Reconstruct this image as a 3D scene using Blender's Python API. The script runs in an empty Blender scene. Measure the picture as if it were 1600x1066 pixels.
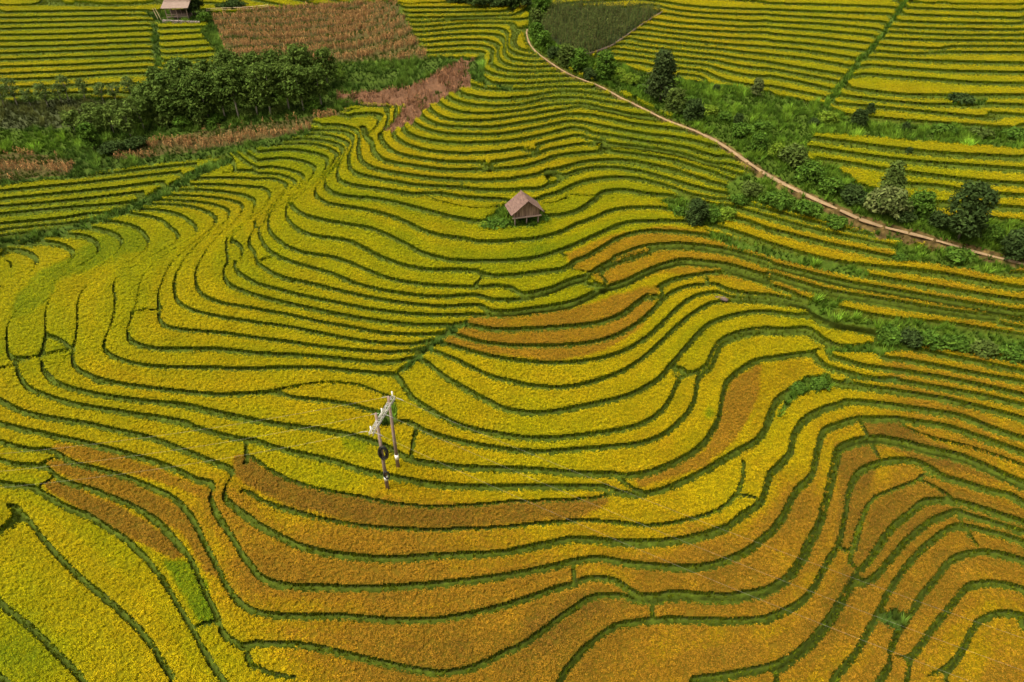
import bpy, math, random
import numpy as np

sc = bpy.context.scene
COL = sc.collection
R = math.radians
rng = np.random.default_rng(7)
random.seed(7)

# ---------------------------------------------------------------- camera
CAM_Z, PITCH, FPX, CU, CV = 35.0, R(36.0), 1600 * 24.0 / 36.0, 800.0, 533.0
STEP, L0 = 0.70, 30.5            # height of one terrace step (m); level of the hut's ground (z = 0)
cd = bpy.data.cameras.new("drone_camera")
cd.sensor_width = 36.0; cd.lens = 24.0
cd.clip_start = 0.5; cd.clip_end = 4000.0
cam = bpy.data.objects.new("drone_camera", cd)
COL.objects.link(cam)
cam.location = (0, 0, CAM_Z)
cam.rotation_euler = (math.pi / 2 - PITCH, 0, 0)
sc.camera = cam

# ---------------------------------------------------------------- sky, sun, exposure
SUN_EL, SUN_AZ = R(62), R(-115)        # azimuth from +Y towards +X
w = bpy.data.worlds.new("World"); sc.world = w; w.use_nodes = True
nt = w.node_tree; bg = nt.nodes["Background"]
sky = nt.nodes.new("ShaderNodeTexSky"); sky.sky_type = 'NISHITA'; sky.sun_disc = False
sky.sun_elevation = SUN_EL; sky.sun_rotation = SUN_AZ
sky.air_density = 1.0; sky.dust_density = 8.0; sky.ozone_density = 1.0
hs = nt.nodes.new("ShaderNodeHueSaturation"); hs.inputs["Saturation"].default_value = 0.12      # a veil of cloud: nearly white light
nt.links.new(sky.outputs[0], hs.inputs["Color"]); tn = nt.nodes.new("ShaderNodeMix"); tn.data_type = 'RGBA'; tn.blend_type = 'MULTIPLY'; tn.inputs["Factor"].default_value = 1.0
tn.inputs["B"].default_value = (1.0, 0.95, 0.84, 1)      # late, hazy, slightly warm sky
nt.links.new(hs.outputs[0], tn.inputs["A"]); nt.links.new(tn.outputs["Result"], bg.inputs[0]); bg.inputs[1].default_value = 0.105
sl = bpy.data.lights.new("sun", 'SUN'); sl.energy = 1.2; sl.angle = R(38); sl.color = (1.0, 0.91, 0.75)
so = bpy.data.objects.new("sun", sl); COL.objects.link(so)
so.rotation_euler = (math.pi / 2 - SUN_EL, 0, -SUN_AZ + math.pi)
so.location = (0, 0, 120)
sc.view_settings.view_transform = 'Standard'; sc.view_settings.look = 'None'
sc.view_settings.gamma = 1.0; sc.view_settings.exposure = 1.38
sc.view_settings.use_curve_mapping = False
# Terrace edges: per tile (x0, y0, scale) a list of "level: x,y x,y ..." (a whole level is a step of the hill, a fraction is a low bund)
TERRACES = {
 (0,800,4): """
7: 0,520 30,590 130,670 240,760 350,870 430,950 540,1060
8: 150,20 230,110 310,210 400,310 500,410 620,510 740,610 880,740 960,840 1030,950 1110,1060
9: 540,20 680,110 820,200 930,310 1040,450 1130,600 1220,750 1290,880 1350,980 1400,1060
10: 880,0 1000,70 1090,160 1180,270 1240,380 1290,500 1340,600 1370,680 1400,760 1470,830 1540,855 1600,835
11: 1170,0 1230,90 1290,200 1350,320 1400,420 1460,530 1520,590 1600,640
12: 1340,0 1400,90 1470,180 1530,290 1600,370
13: 1480,0 1540,40 1600,80
9.4: 1240,740 1300,715 1370,710
9.45: 1550,900 1570,960 1600,1000""",
 (400,800,4): """
10: 0,835 300,845 600,910 900,980 1150,1020 1350,990 1600,870
11: 0,645 250,670 500,665 750,685 1000,695 1200,680 1400,640 1600,590
12: 0,385 60,440 200,480 500,490 800,490 1100,470 1350,445 1600,410
13: 0,90 130,155 280,232 450,275 700,305 900,310 1150,292 1400,285 1600,270
13.5: 130,0 300,40 500,80 700,115 1000,130 1250,128 1600,115
9.45: 0,985 100,1030 250,1060""",
 (800,800,4): """
13.5: 0,110 250,90 450,75 650,85 850,105 1000,90 1150,55 1300,10
13: 0,268 200,225 400,185 600,205 850,215 1100,190 1250,150 1350,100 1420,40 1490,0
12: 0,410 200,370 400,325 540,305 700,335 900,355 1100,365 1250,345 1400,290 1500,230 1550,180 1600,150
11: 0,585 130,545 280,490 390,465 430,440 550,428 650,450 720,500 780,545 850,553 1000,540 1200,545 1400,545 1600,510
10: 0,885 120,810 250,710 370,625 470,555 560,535 660,535 720,548 780,562 850,566
9: 300,1050 380,940 470,850 560,780 650,725 780,700 880,688 1000,685 1200,690 1400,695 1600,680
9.5: 875,580 875,660
10: 890,572 1000,549 1200,554 1400,554 1600,519
11.5: 385,350 380,450
8: 1110,1060 1300,1040 1600,990""",
 (1200,800,4): """
12: 0,150 60,60 100,0
11: 0,500 100,440 200,310 260,180 310,80 330,0
10: 0,509 105,447 206,316 267,185 317,84 338,0
9: 0,670 120,620 200,570 280,470 350,330 420,240 450,100 470,0
8: 0,1000 100,950 220,860 330,740 400,640 480,500 550,395 600,340 680,210 780,100 900,0
7: 0,1012 110,958 230,868 340,750 410,650 490,512 545,410
8.5: 430,240 500,265
8.45: 540,380 505,330 515,260 550,130 600,0
6: 380,1060 450,990 540,880 600,770 670,650 720,540 770,460 830,370 920,270 1000,200 1080,140 1140,105 1220,105 1350,135 1500,175 1600,215
5: 680,1060 740,980 750,870 780,780 850,680 900,600 960,510 1030,430 1090,350 1150,300 1250,270 1350,265 1450,280 1600,325
4: 760,930 850,930 910,880 980,780 1050,690 1130,590 1190,510 1240,470 1350,460 1450,465 1600,505
3: 980,1050 1080,1000 1150,940 1200,860 1240,770 1290,700 1370,660 1450,640 1550,655 1600,665
6.5: 1170,20 1190,80
5.5: 1240,150 1290,230""",
 (0,600,4): """
8: 0,775 110,780 150,815 230,910 300,1000 350,1060
9: 0,630 100,650 210,660 270,690 420,780 540,830 680,910 800,990 880,1060
9.5: 270,655 350,600
10: 0,485 100,515 230,525 310,540 360,595 430,630 600,680 750,740 880,800 1000,890 1080,970 1140,1050
10.5: 270,525 330,490 400,480
11: 0,370 120,410 230,430 310,425 350,440 400,470 470,510 620,550 800,600 950,660 1080,720 1170,790 1240,890 1280,980 1310,1060
12: 0,260 150,300 280,325 350,345 500,375 700,425 880,475 1000,510 1150,570 1230,610 1350,640 1345,690 1330,740 1380,830 1450,960 1500,1040
13: 0,110 150,190 300,230 550,265 700,300 930,350 1050,390 1200,450 1350,510 1450,545 1480,590 1430,650 1415,730 1480,790 1600,870
14: 150,0 200,45 330,100 500,150 700,180 900,215 1050,245 1170,270 1300,310 1450,350 1540,370 1600,370
15: 330,0 420,35 600,80 900,125 1100,145 1300,190 1450,225 1600,250
16: 600,0 850,30 1100,65 1350,85 1600,75
13.6: 1545,380 1540,470""",
 (400,600,4): """
13.8: -60,505 -30,470 0,490 100,560 250,630 450,685 650,720 850,760 1050,780 1300,775 1600,750
13.5: -80,690 -40,700 0,720 60,760 200,800 400,860 600,900 900,925 1200,930 1600,915
14: 0,370 150,420 300,455 500,500 650,550 780,580 900,605 1100,640 1300,655 1600,660
15: 0,250 200,280 400,305 600,340 760,385 900,455 1000,500 1150,525 1300,540 1600,550
16: 0,75 130,65 220,100 400,120 600,150 700,180 770,200 860,250 950,252 1050,305 1200,355 1400,400 1600,430
16.5: 130,62 250,35 400,15 550,15 650,30 780,80 850,110 870,170 870,240
17: 900,0 970,90 1050,160 1150,220 1280,280 1450,320 1600,345
18: 1230,0 1350,70 1480,140 1550,175 1600,185
15.5: 1000,310 970,480
13: 0,885 130,955 280,1030 450,1075""",
 (800,600,4): """
18: 0,187 100,200 250,195 400,165 550,135 700,100 830,40
17: 0,350 200,362 400,345 600,320 780,280 880,230 960,150 1000,70 1030,0
16: 0,432 200,440 400,425 600,410 780,390 900,355 1000,290 1080,210 1130,120 1145,20
15: 0,548 150,555 350,575 560,585 700,595 850,572 1000,515 1100,460 1180,400 1240,310 1280,230 1300,100 1330,0
14.5: 600,590 680,625 750,675 800,690
14: 0,655 300,655 580,660 640,690 750,705 850,697 960,670 1100,605 1220,545 1300,495 1400,435 1500,385 1560,320 1590,220 1600,180
13.8: 0,750 300,740 500,730 600,705 620,690
13.5: 0,910 200,890 400,875 600,885 800,905 1000,890 1200,840 1300,800 1390,720 1440,600 1440,500
13: 0,1060 200,1020 400,985 700,1005 1000,995 1200,950 1350,900 1430,830 1530,770 1560,700 1590,580
13.3: 1395,720 1450,722 1520,745""",
 (1200,600,4): """
14: 0,240 20,150 80,90 180,30 245,0
13: 0,570 60,520 120,450 140,340 190,260 270,200 370,160 450,138 470,125 600,130 800,155 1000,185 1200,220 1400,300 1600,365
12: 0,950 80,850 130,730 180,660 250,600 280,470 310,340 340,300 450,260 550,235 780,235 900,250 1100,280 1300,345 1600,450
11: 210,1060 290,930 330,800 360,680 400,500 420,430 500,385 600,360 700,360 850,390 1000,430 1200,475 1350,540 1500,610 1600,660
10: 217,1060 297,934 338,803 368,683 408,504 428,436 506,393 604,369 700,369 850,399 1000,439 1200,484 1350,549 1500,619 1600,669
11.5: 780,240 850,290 1000,350 1200,400 1400,460 1600,535
11.4: 565,245 610,345
9.5: 640,392 680,480
9: 410,1060 450,900 480,700 520,600 570,550 680,505 800,485 900,495 1000,540 1070,590 1200,630 1400,690 1500,710 1600,770
8.5: 530,1060 570,900 610,790 660,730 800,670 930,620 960,590 1030,590
8.4: 930,620 1020,660 1120,720
8: 660,1060 750,920 850,840 960,750 1100,740 1150,750 1300,790 1450,840 1600,890
14: 320,-20 420,20 520,30 650,45 850,75 1100,110 1300,160 1600,240""",
 (0,400,4): """
13: 0,910 100,970 230,1010 450,1050
14: 1200,1060 1000,1025 850,1005 650,975 450,935 300,890 190,840 130,750 110,680 65,620 55,500 65,440 120,350 250,250 400,140 520,60 640,0
15: 1600,1045 1350,990 1150,945 900,925 650,890 450,845 330,790 270,710 265,650 295,480 295,360 330,270 400,210 480,160 620,90 700,30
16: 1600,877 1350,885 1000,850 800,825 600,775 500,730 460,670 460,610 480,560 495,450 495,330 510,260 560,190 640,130 750,80 870,20
17: 1600,722 1300,717 1000,710 850,690 720,650 660,600 670,530 690,490 720,400 735,300 720,230 725,170 770,120 900,50
18: 1600,628 1350,600 1200,603 980,600 860,570 810,530 810,450 850,370 870,260 895,150 950,80 1100,-40
19: 1600,530 1400,500 1200,485 1060,465 1010,430 995,370 1000,260 1020,190 1080,50
20: 1600,432 1400,402 1270,375 1170,340 1110,290 1098,230 1100,150 1130,90 1180,0
21: 1600,347 1400,315 1290,275 1240,220 1228,150 1240,80 1260,50
22: 1600,266 1450,205 1410,150 1410,80 1440,50 1490,-30
23: 1600,188 1490,120 1465,60 1455,0
13.95: 0,710 110,685 260,650 460,605
18.5: 840,375 920,355 1000,350""",
 (400,400,4): """
17: 0,722 150,715 400,715 600,735 750,750 870,755 920,800 980,900 1050,950 1150,1010 1230,1060
18: 0,630 200,637 400,650 600,670 750,685 900,678 960,660 1040,665 1130,730 1220,800 1350,870 1480,940 1550,975 1600,985
19: 0,530 200,555 400,585 600,605 800,620 980,612 1040,590 1110,610 1250,665 1400,740 1500,780 1600,800
20: 0,435 200,460 400,500 600,540 800,565 1000,570 1090,545 1160,560 1300,600 1450,640 1600,667
21: 0,350 200,385 400,430 600,465 800,500 1050,512 1190,500 1270,515 1400,555 1600,580
22: 0,265 200,315 400,360 600,400 800,430 1000,450 1200,450 1330,450 1450,475 1600,480
23: 0,190 130,225 280,265 500,310 700,350 900,375 1100,387 1340,385 1450,385 1600,380
24: 0,30 40,80 150,150 300,185 500,230 700,275 900,310 1150,335 1400,325 1460,362 1520,370 1600,369
25: 100,0 200,50 350,95 480,130 620,190 800,235 1000,265 1150,275 1300,265 1380,262 1470,290 1600,295
26: 300,0 450,20 600,65 700,110 850,165 1000,190 1200,210 1380,212 1500,205 1600,215
27: 720,0 820,45 950,85 1100,105 1250,105 1380,115 1470,145 1600,140
28: 1030,0 1130,30 1250,50 1450,50 1600,48
26.5: 1420,150 1360,210
16: 0,877 130,865
24.5: 20,55 130,10""",
 (800,400,4): """
27: 0,138 200,112 335,97 400,45 420,35
26.4: 340,97 400,110 490,118
26: 0,215 70,262 250,224 350,179 460,149 500,122 580,73 680,33 760,8 830,-12
25: 0,295 100,280 250,236 350,191 460,161 500,138 580,87 680,47 760,22 830,2
24: 0,369 150,349 300,329 400,304 480,264 570,219 700,184 800,134 900,89 1050,49 1200,58 1350,75 1500,120 1600,152
23: 0,381 150,361 300,341 400,316 480,276 570,231 700,196 800,146 900,101 1050,61 1200,72 1350,95 1500,140 1600,172
25.5: 470,160 580,215
22: 0,478 200,470 400,455 550,435 680,385 780,310 860,250 930,200 1010,165 1100,145 1200,130 1340,115 1480,150 1600,190
21: 0,578 200,580 400,570 560,545 680,500 790,430 870,360 930,290 1000,240 1100,205 1200,195 1280,195 1330,225 1450,252 1600,262
20: 0,665 200,685 400,680 560,655 700,610 820,540 920,450 1000,370 1080,300 1170,255 1250,245 1310,250 1340,270 1450,280 1600,285
19: 0,800 100,825 250,840 400,830 550,790 700,730 820,650 920,560 1020,460 1120,380 1220,320 1320,295 1450,300 1600,305
18: 0,985 100,1000 250,995 400,965 550,935 700,900 830,840 920,780 1000,690 1080,590 1150,510 1230,440 1350,395 1500,365 1600,365
17: 1000,870 1020,820 1060,760 1150,748 1215,705 1244,638 1274,575 1325,532 1450,490 1600,470
16: 1140,900 1140,830 1158,775 1228,715 1257,645 1287,585 1338,547 1450,508 1600,490
16.5: 1000,720 1060,760
15: 1300,900 1330,810 1400,740 1500,680 1600,650
22.5: 860,262 935,272
21.5: 1210,135 1215,185""",
 (1200,400,4): """
15: 0,658 150,635 260,620 330,600
14: 0,1020 30,930 100,870 200,810 230,780 310,775 370,785 420,805 520,812 600,830 800,860 1000,895 1200,940 1400,985 1600,1040
15: 370,715 450,735 600,775 750,790 900,815 1100,850 1350,895 1600,955
16: 0,496 100,497 240,488 320,548 390,590 380,640 480,670 600,705 800,730 950,755 1100,780 1300,820 1600,890
17: 0,482 100,481 240,472 330,535 400,575 600,590 690,600 710,650 800,660 950,685 1100,715 1300,755 1600,805
18: 0,365 150,385 270,385 350,440 500,465 680,505 760,560 980,610 1100,640 1300,680 1600,745
19: 0,305 200,330 300,380 400,435 550,460 690,490 800,540 1000,570 1300,620 1600,680
20: 0,285 210,320 300,370 420,425 560,450 690,475 820,510 1000,530 1300,570 1600,625
21: 0,262 200,305 290,360 420,415 560,438 680,458 820,485 1000,490 1300,520 1600,570
22: 160,262 250,295 400,330 600,380 750,405 1100,440 1300,470 1600,515
23: 0,140 150,188 350,248 550,285 800,325 1000,360 1250,395 1420,410
24: 0,125 150,172 350,232 550,267 800,307 1000,342 1250,377 1420,395 1600,425
25: 0,82 150,117 350,167 500,202 700,237 900,272 1100,307 1300,342 1600,392
26: 0,68 150,103 350,153 500,188 700,223 900,258 1100,293 1300,328 1600,378
27: 620,140 750,165 900,190 1100,225 1300,260 1600,305
28: 800,95 900,105 1080,132 1250,165 1400,195 1600,225""",
 (0,200,4): """
11: 0,840 60,850 90,880 60,920 0,965
12: 30,770 130,775 210,800 255,845 230,890 130,970 0,1030
13: 230,715 350,730 430,755 480,800 440,860 330,930 200,1010 100,1060 0,1120
14: 330,680 480,680 560,695 620,730 635,765 600,820 520,890
15: 490,630 600,640 700,665 760,700 775,750 700,830 600,900
16: 620,590 750,605 870,640 930,700 940,750 870,820 800,870
17: 780,540 930,565 1020,590 1080,640 1130,690 1110,730 1000,790 900,840
18: 850,520 1000,530 1120,555 1200,600 1245,650 1220,690 1100,770 980,850
19: 890,490 1050,490 1200,505 1320,545 1365,590 1340,640 1200,740 1100,840
20: 960,465 1150,470 1300,485 1420,520 1445,560 1420,600 1290,690 1200,780
21: 1020,435 1200,440 1380,455 1490,480 1530,510 1510,560 1400,660 1310,760 1260,850
22: 1080,400 1300,405 1500,430 1590,460 1605,500 1560,580 1430,710 1440,860 1420,900
23: 1100,378 1300,368 1450,375 1600,385
24: 1190,335 1400,325 1600,335
25: 1250,292 1450,285 1600,280
17: 0,615 300,590 500,565
18: 0,555 250,530 470,510 700,495 860,470
19: 0,505 300,480 600,450 900,410 1030,392
20: 0,460 300,430 700,390 1000,350 1140,328
21: 0,410 400,370 800,325 1100,290 1230,275
22: 440,325 800,285 1200,240 1400,212""",
 (400,200,4): """
22: -50,450 0,465
23: 0,385 50,390 95,420 95,455 60,510 0,560 -100,640 -150,700 -155,740
24: 0,335 100,330 170,350 205,375 190,410 100,510 40,600 -20,680 -40,740 0,800 20,860 90,915 200,960 350,990 500,1030
25: 0,305 60,300 150,310 230,335 265,365 250,400 130,500 60,560 25,610 25,680 60,750 120,810 220,850 350,890 480,930 620,990 800,1040
26: 0,268 100,260 200,275 280,300 310,325 280,370 200,440 120,510 85,570 80,640 130,710 220,770 350,810 500,830 600,865 700,910 850,965 1050,1000 1300,1010
27: 0,222 100,210 200,205 300,225 360,250 382,275 340,340 250,430 205,490 195,530 200,580 250,640 350,690 500,710 600,730 700,780 820,840 950,885 1100,910 1250,905 1380,910 1440,940 1600,940
28: 0,170 100,155 220,150 330,165 430,190 462,220 450,270 390,340 300,420 250,460 215,495 250,530 310,565 430,595 600,625 720,645 830,690 950,750 1030,795 1150,830 1250,850 1450,850 1600,850
29: 50,130 200,115 350,115 450,140 520,180 500,220 460,280 410,350 375,400 380,440 440,485 550,505 700,530 850,570 950,610 1050,660 1150,690 1300,710 1400,730 1600,725
30: 150,95 280,85 400,90 520,120 558,150 540,200 500,260 455,310 435,345 440,390 500,430 600,450 750,460 900,490 1050,530 1200,570 1300,590 1400,605 1600,600
31: 270,60 380,55 500,75 590,115 580,150 550,190 525,240 515,300 525,345 580,370 700,390 850,410 1000,433 1060,428 1150,425 1300,450 1560,465
30.5: 1050,440 1150,475 1300,510 1450,515 1520,500
32: 330,32 450,30 560,40 618,75 610,120 595,170 588,200 590,250 615,295 720,325 850,350 1000,375 1150,385 1270,390 1400,405 1560,410
33: 400,2 520,0 640,30 655,70 650,130 655,190 680,240 780,280 950,310 1100,330 1250,340 1400,345 1600,340
35.5: 1420,225 1460,265
32.5: 1280,350 1290,385""",
 (560,140,8): """
34: 60,480 50,600 100,640 190,680 210,800 300,900 450,950 650,980 850,1010 1050,1035 1300,1040 1600,1035
35: 270,580 320,680 400,770 500,830 650,870 850,900 1050,930 1250,940 1600,935
36: 450,550 470,620 560,690 700,750 850,790 1050,815 1300,830 1600,822
37: 560,470 600,560 700,620 850,660 1050,690 1300,705 1600,700
38: 650,380 700,450 800,510 950,560 1150,590 1600,600
39: 775,270 800,360 880,420 1000,470 1150,495 1450,505
40: 880,220 920,290 1000,350 1100,395 1250,420 1450,420
41: 990,150 1050,220 1150,275 1300,315 1450,330
42: 1120,120 1180,160 1300,200 1450,228
43: 1270,60 1350,95 1450,115
34: -120,380 -60,345 0,335 150,325 260,335 320,370 300,430 200,560 100,640
35: 130,235 250,230 380,235 450,265""",
 (740,140,8): """
34: 0,1030 300,1025 600,1000 850,930 1000,870 1300,830 1600,815
35: 0,935 300,930 600,880 780,840 900,790 1100,750 1300,715 1500,705
36: 0,825 300,810 550,770 690,740 900,690 1100,640 1300,600 1400,620
37: 0,700 300,690 550,665 850,605 1050,555 1230,510 1400,530
38: 0,600 300,595 550,560 800,510 1000,465 1200,430 1400,450
39: 0,510 240,505 500,465 800,415 1000,375 1150,345 1350,345
40: 0,420 200,415 450,380 700,345 950,300 1100,280 1250,250 1400,238 1600,285
41: 0,330 250,325 550,295 800,250 1000,215 1200,205 1400,212 1600,262
42: 0,230 300,240 550,225 750,185 900,145 1100,130 1300,130 1600,180
43: 0,120 300,150 600,135 780,100 900,80 1100,70 1300,70 1600,105
36.5: 650,760 770,795""",
 (920,140,8): """
44: 0,15 150,45
43: 0,75 150,110 400,130
42: 0,150 200,185 450,225 650,245
41: 0,240 250,282 450,330 700,372 930,402
40: 0,255 250,298 450,346 700,388 960,415
39: 0,350 250,400 500,455 750,490 1000,520 1300,560 1500,590
38: 0,460 250,510 500,560 750,600 1000,625 1250,665 1450,720 1600,760
37: 0,580 200,600 500,650 750,695 1000,725 1250,775 1450,840 1600,890
36: 0,650 100,665 300,720 550,742 800,772 1000,805 1200,850 1400,920 1600,970
35: 0,715 150,720 240,738 330,738 550,758 800,788 1000,821 1200,866 1400,938 1600,990
34: 0,820 250,810 450,825 700,860 900,890 1100,930 1300,990 1450,1040
33: 0,928 250,920 500,920 750,965 1000,1020 1150,1060""",
 (800,200,4): """
33: 0,335 150,310 300,270 450,230 550,220 620,215 800,240 950,275 1100,310 1250,360
34: 1050,250 1150,270 1270,300
32: 130,405 200,390 280,345 330,315 420,280 520,265 640,265 800,290 950,330 1100,375 1250,415 1350,430
31: 190,445 280,422 370,380 470,345 580,330 690,325 800,337 950,375 1100,430 1290,470
30.5: 190,487 280,480 350,450
30.55: 980,400 1100,455 1300,505
30.6: 350,430 510,440
30: 220,570 330,560 420,530 500,470 560,420 650,405 740,410 850,430 980,440 1150,470 1340,500 1600,575
29: 0,720 150,710 300,670 400,620 500,585 600,540 700,520 800,515 900,515 1000,525 1200,560 1430,590 1600,650
28: 0,850 150,830 300,785 420,735 540,680 650,630 750,605 900,600 1050,600 1150,605 1240,620 1400,670 1600,740
27: 0,940 200,920 335,897 385,850 450,828 550,770 650,710 750,675 850,660 1000,665 1150,680 1270,700 1400,740 1600,800
26: 650,823 800,768 950,748 1100,748 1300,772 1400,792 1600,850
25: 650,838 800,783 950,763 1100,763 1300,788 1400,808 1600,868
27.4: 300,800 340,830
33.5: 540,100 610,180
31.5: 210,310 310,325""",
 (1200,200,4): """
30: 0,575 200,630 400,680 600,720 800,760
29: 0,650 200,700 400,750 600,790 780,830
28: 0,740 200,800 400,850 620,880 830,900 1080,930 1600,1025
27: 0,800 300,870 620,940 900,990 1600,1105
29.6: 830,755 1000,780 1290,805
33: 1310,575 1600,602
34: 1310,500 1600,522
35: 440,290 640,322 830,360 1060,378 1300,420 1600,437
36: 250,195 500,235 700,270 1000,310 1300,345 1600,367
37: 220,130 500,175 800,215 1100,242 1600,277
38: 260,75 500,110 800,150 1100,180 1600,205""",
 (640,30,8): """
43: 630,970 750,1000 950,1030 1200,1035 1450,1020 1600,990
44: 770,850 900,890 1100,910 1600,908
45: 760,700 850,770 1000,820 1250,840 1600,832
46: 260,450 500,437 700,427 850,430 950,455 925,560 930,660 1050,720 1200,750 1400,760 1600,760
47: 220,387 450,372 700,357 900,362 1000,387 1055,430 1050,510 1030,590 1080,630 1200,675 1400,690 1600,690
48: 180,325 400,300 700,285 950,290 1080,330 1140,375 1115,430 1110,500 1150,560 1230,600 1350,625 1600,625
49: 110,260 400,230 700,215 1000,215 1150,240 1205,300 1190,370 1210,490 1280,530 1400,555 1600,560
50: 70,195 400,165 750,140 950,140 1150,150 1240,210 1220,300 1230,390 1280,430 1400,475 1600,495
51: 20,130 300,115 600,85 800,75 1100,75 1290,80 1330,150 1280,280 1290,345 1350,390 1450,420 1600,437
52: 0,70 300,55 600,30 900,25 1300,30 1500,20""",
 (800,30,8): """
51: 0,380 150,420 280,445
50: 0,460 200,495 350,505
49: 0,540 250,565 470,560
48: 0,620 250,635 540,615
47: 0,690 300,685 650,685
46: 0,760 300,750 800,740
45: 0,832 250,835 500,815 750,800 950,805
44: 0,908 200,900 500,880 800,885 1000,885 1150,905
43: 0,1005 250,1000 400,965 600,930 800,935 1000,955 1250,1000 1380,1020
42: 480,1050 800,1020 1000,1030""",
 (400,0,4): """
53: 950,125 1250,122 1600,110
54: 930,95 1250,90 1600,85
55: 900,62 1300,60 1500,55
56: 890,30 1200,28 1450,35""",
 (1000,0,8): """
40: 450,945 740,980
41: 0,815 150,845 440,875 820,920
42: 0,745 200,775 380,800 850,850
43: 0,675 500,745 950,790
44: 0,610 500,670 1000,725
45: 0,540 400,590 1000,645 1080,655
46: 0,465 500,525 1000,580 1600,620
47: 30,400 400,445 800,485 1200,510 1600,525
48: 100,335 400,380 800,410 1250,430 1600,435
49: 200,275 500,315 900,340 1300,365 1600,360
50: 300,195 600,240 1000,270 1380,295 1600,285
51: 0,85 200,95 400,145 700,180 1100,200 1400,210 1600,205
52: 0,20 330,60 600,100 900,125 1250,140 1500,145 1600,150""",
 (1200,0,4): """
40: 0,610 150,650 340,690
41: 0,550 200,590 390,628
42: 0,490 200,530 430,583
43: 0,445 250,490 490,537
44: 0,405 250,450 520,492
45: 0,357 250,385 550,437
46: 0,310 250,335 580,387
47: 0,270 250,290 605,332
48: 0,225 300,250 640,287
49: 0,183 300,205 660,237
50: 0,150 350,165 690,197
51: 0,108 400,130 740,152
52: 0,74 400,90 790,102
53: 0,35 400,45 840,62
40: 440,725 640,750 900,775 1200,795 1550,822
41: 415,662 700,685 1000,715 1410,758
42: 440,612 700,645 1025,675
42: 1350,665 1600,675
41: 1340,715 1600,735
44: 1060,514 1250,530 1600,540
43: 500,567 700,595 890,612 1600,612
44: 575,475 800,495 1040,512
45: 610,420 900,445 1175,462 1600,470
46: 615,372 900,390 1200,402 1600,412
47: 645,332 900,350 1090,340 1600,342
48: 665,292 900,312 1085,322
49: 690,252 1000,265 1600,270
50: 720,210 1000,228 1260,237
51: 755,182 1100,195 1600,202
52: 790,145 1000,155 1275,160
53: 830,105 1050,112 1220,118 1600,130
54: 850,62 1200,75 1600,80
55: 880,26 1200,35 1600,38""",
 (0,0,4): """
31: 0,660 130,650 210,640
32: 0,612 300,600 700,590 820,605
33: 0,565 300,555 600,545 800,535
34: 0,515 400,500 700,480 950,470
35: 0,475 400,460 700,445 980,430
36: 0,432 400,420 700,405 980,390
37: 0,390 400,375 700,365 980,350
38: 0,350 400,335 700,325 970,315
39: 0,310 400,300 700,285 970,275
40: 0,270 400,262 700,250 960,240
41: 0,232 400,225 700,212 960,200
42: 0,195 400,185 700,178 960,170
43: 0,160 400,150 900,140
44: 0,124 400,118 880,105
45: 0,90 300,85 700,78 1000,80
46: 0,40 300,40 700,45 1020,30
36: 1010,430 1200,420 1330,405
37: 1020,395 1250,380 1420,365
38: 1010,355 1250,340 1410,325
39: 1000,315 1250,300 1405,285
40: 1000,272 1250,255 1390,245
41: 990,230 1250,215 1370,210
42: 985,190 1200,185 1340,178""",
}
# heights that steer the hill where no terrace edge is visible (level, u,v ...)
STEER = """
51: -240,-90 200,-90
57: 420,-90 500,-90
61: 760,-90 1100,-90 1840,-90
24: 120,262 180,252
25: 0,225 150,215
29: 0,180 150,185
30: 350,205
32.5: 440,190
27: 250,218
28: 300,210
34.5: 480,178 520,165
37: 540,130 600,135
43: 640,115
44.5: 690,103
39.5: 400,110 480,100
42.5: 350,60 450,50
46: 500,30 560,20
50: 600,28
46: 640,80
39.6: 1060,128 1100,130
39: 1300,190 1450,200 1600,208
39.2: 1120,160 1200,172
43: 950,120
42: 972,132
41.4: 1000,142
42: 945,86 970,89 1000,93
43: 958,79 980,82 1000,85
44: 972,71 1000,76
45: 984,63 1000,67.5
41: 950,97 975,100 1000,102
40.2: 965,105 1005,109
47.2: 890,98
50: 840,60
49.4: 860,40
47.8: 900,45
45.3: 945,62
51.5: 880,14 980,12
38.5: 1150,210 1230,225
36.3: 1290,290 1350,300
34.5: 1360,330 1400,335
32.4: 1520,368 1600,384
38.4: 1145,239
37.9: 1168,254
37.4: 1190,269
36.8: 1220,286
36.2: 1250,301
35.5: 1280,315
34.9: 1310,328
34.2: 1340,342
33.5: 1380,356
32.8: 1420,365
32.1: 1460,376
31.4: 1500,388
30.7: 1540,399
30.1: 1590,412
4: -240,1170 0,1170
6: 200,1170
8: 420,1170
8: 650,1170
7: 900,1170
5: 1150,1170
3: 1400,1170
1.5: 1600,1120 1840,1170
2.2: 1545,1040 1600,1030
"""
# ---------------------------------------------------------------- the hill: a height field that passes through the terrace edges
U0, U1, DU = -240.0, 1840.0, 2.0
us = np.arange(U0, U1 + 0.1, DU)
vs = [-90.0]
while vs[-1] < 1170:
    vs.append(vs[-1] + 1.15 + 1.25 * min(1, max(0, vs[-1] / 1066.0)))
vs = np.array(vs); NI, NJ = len(us), len(vs)

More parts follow.
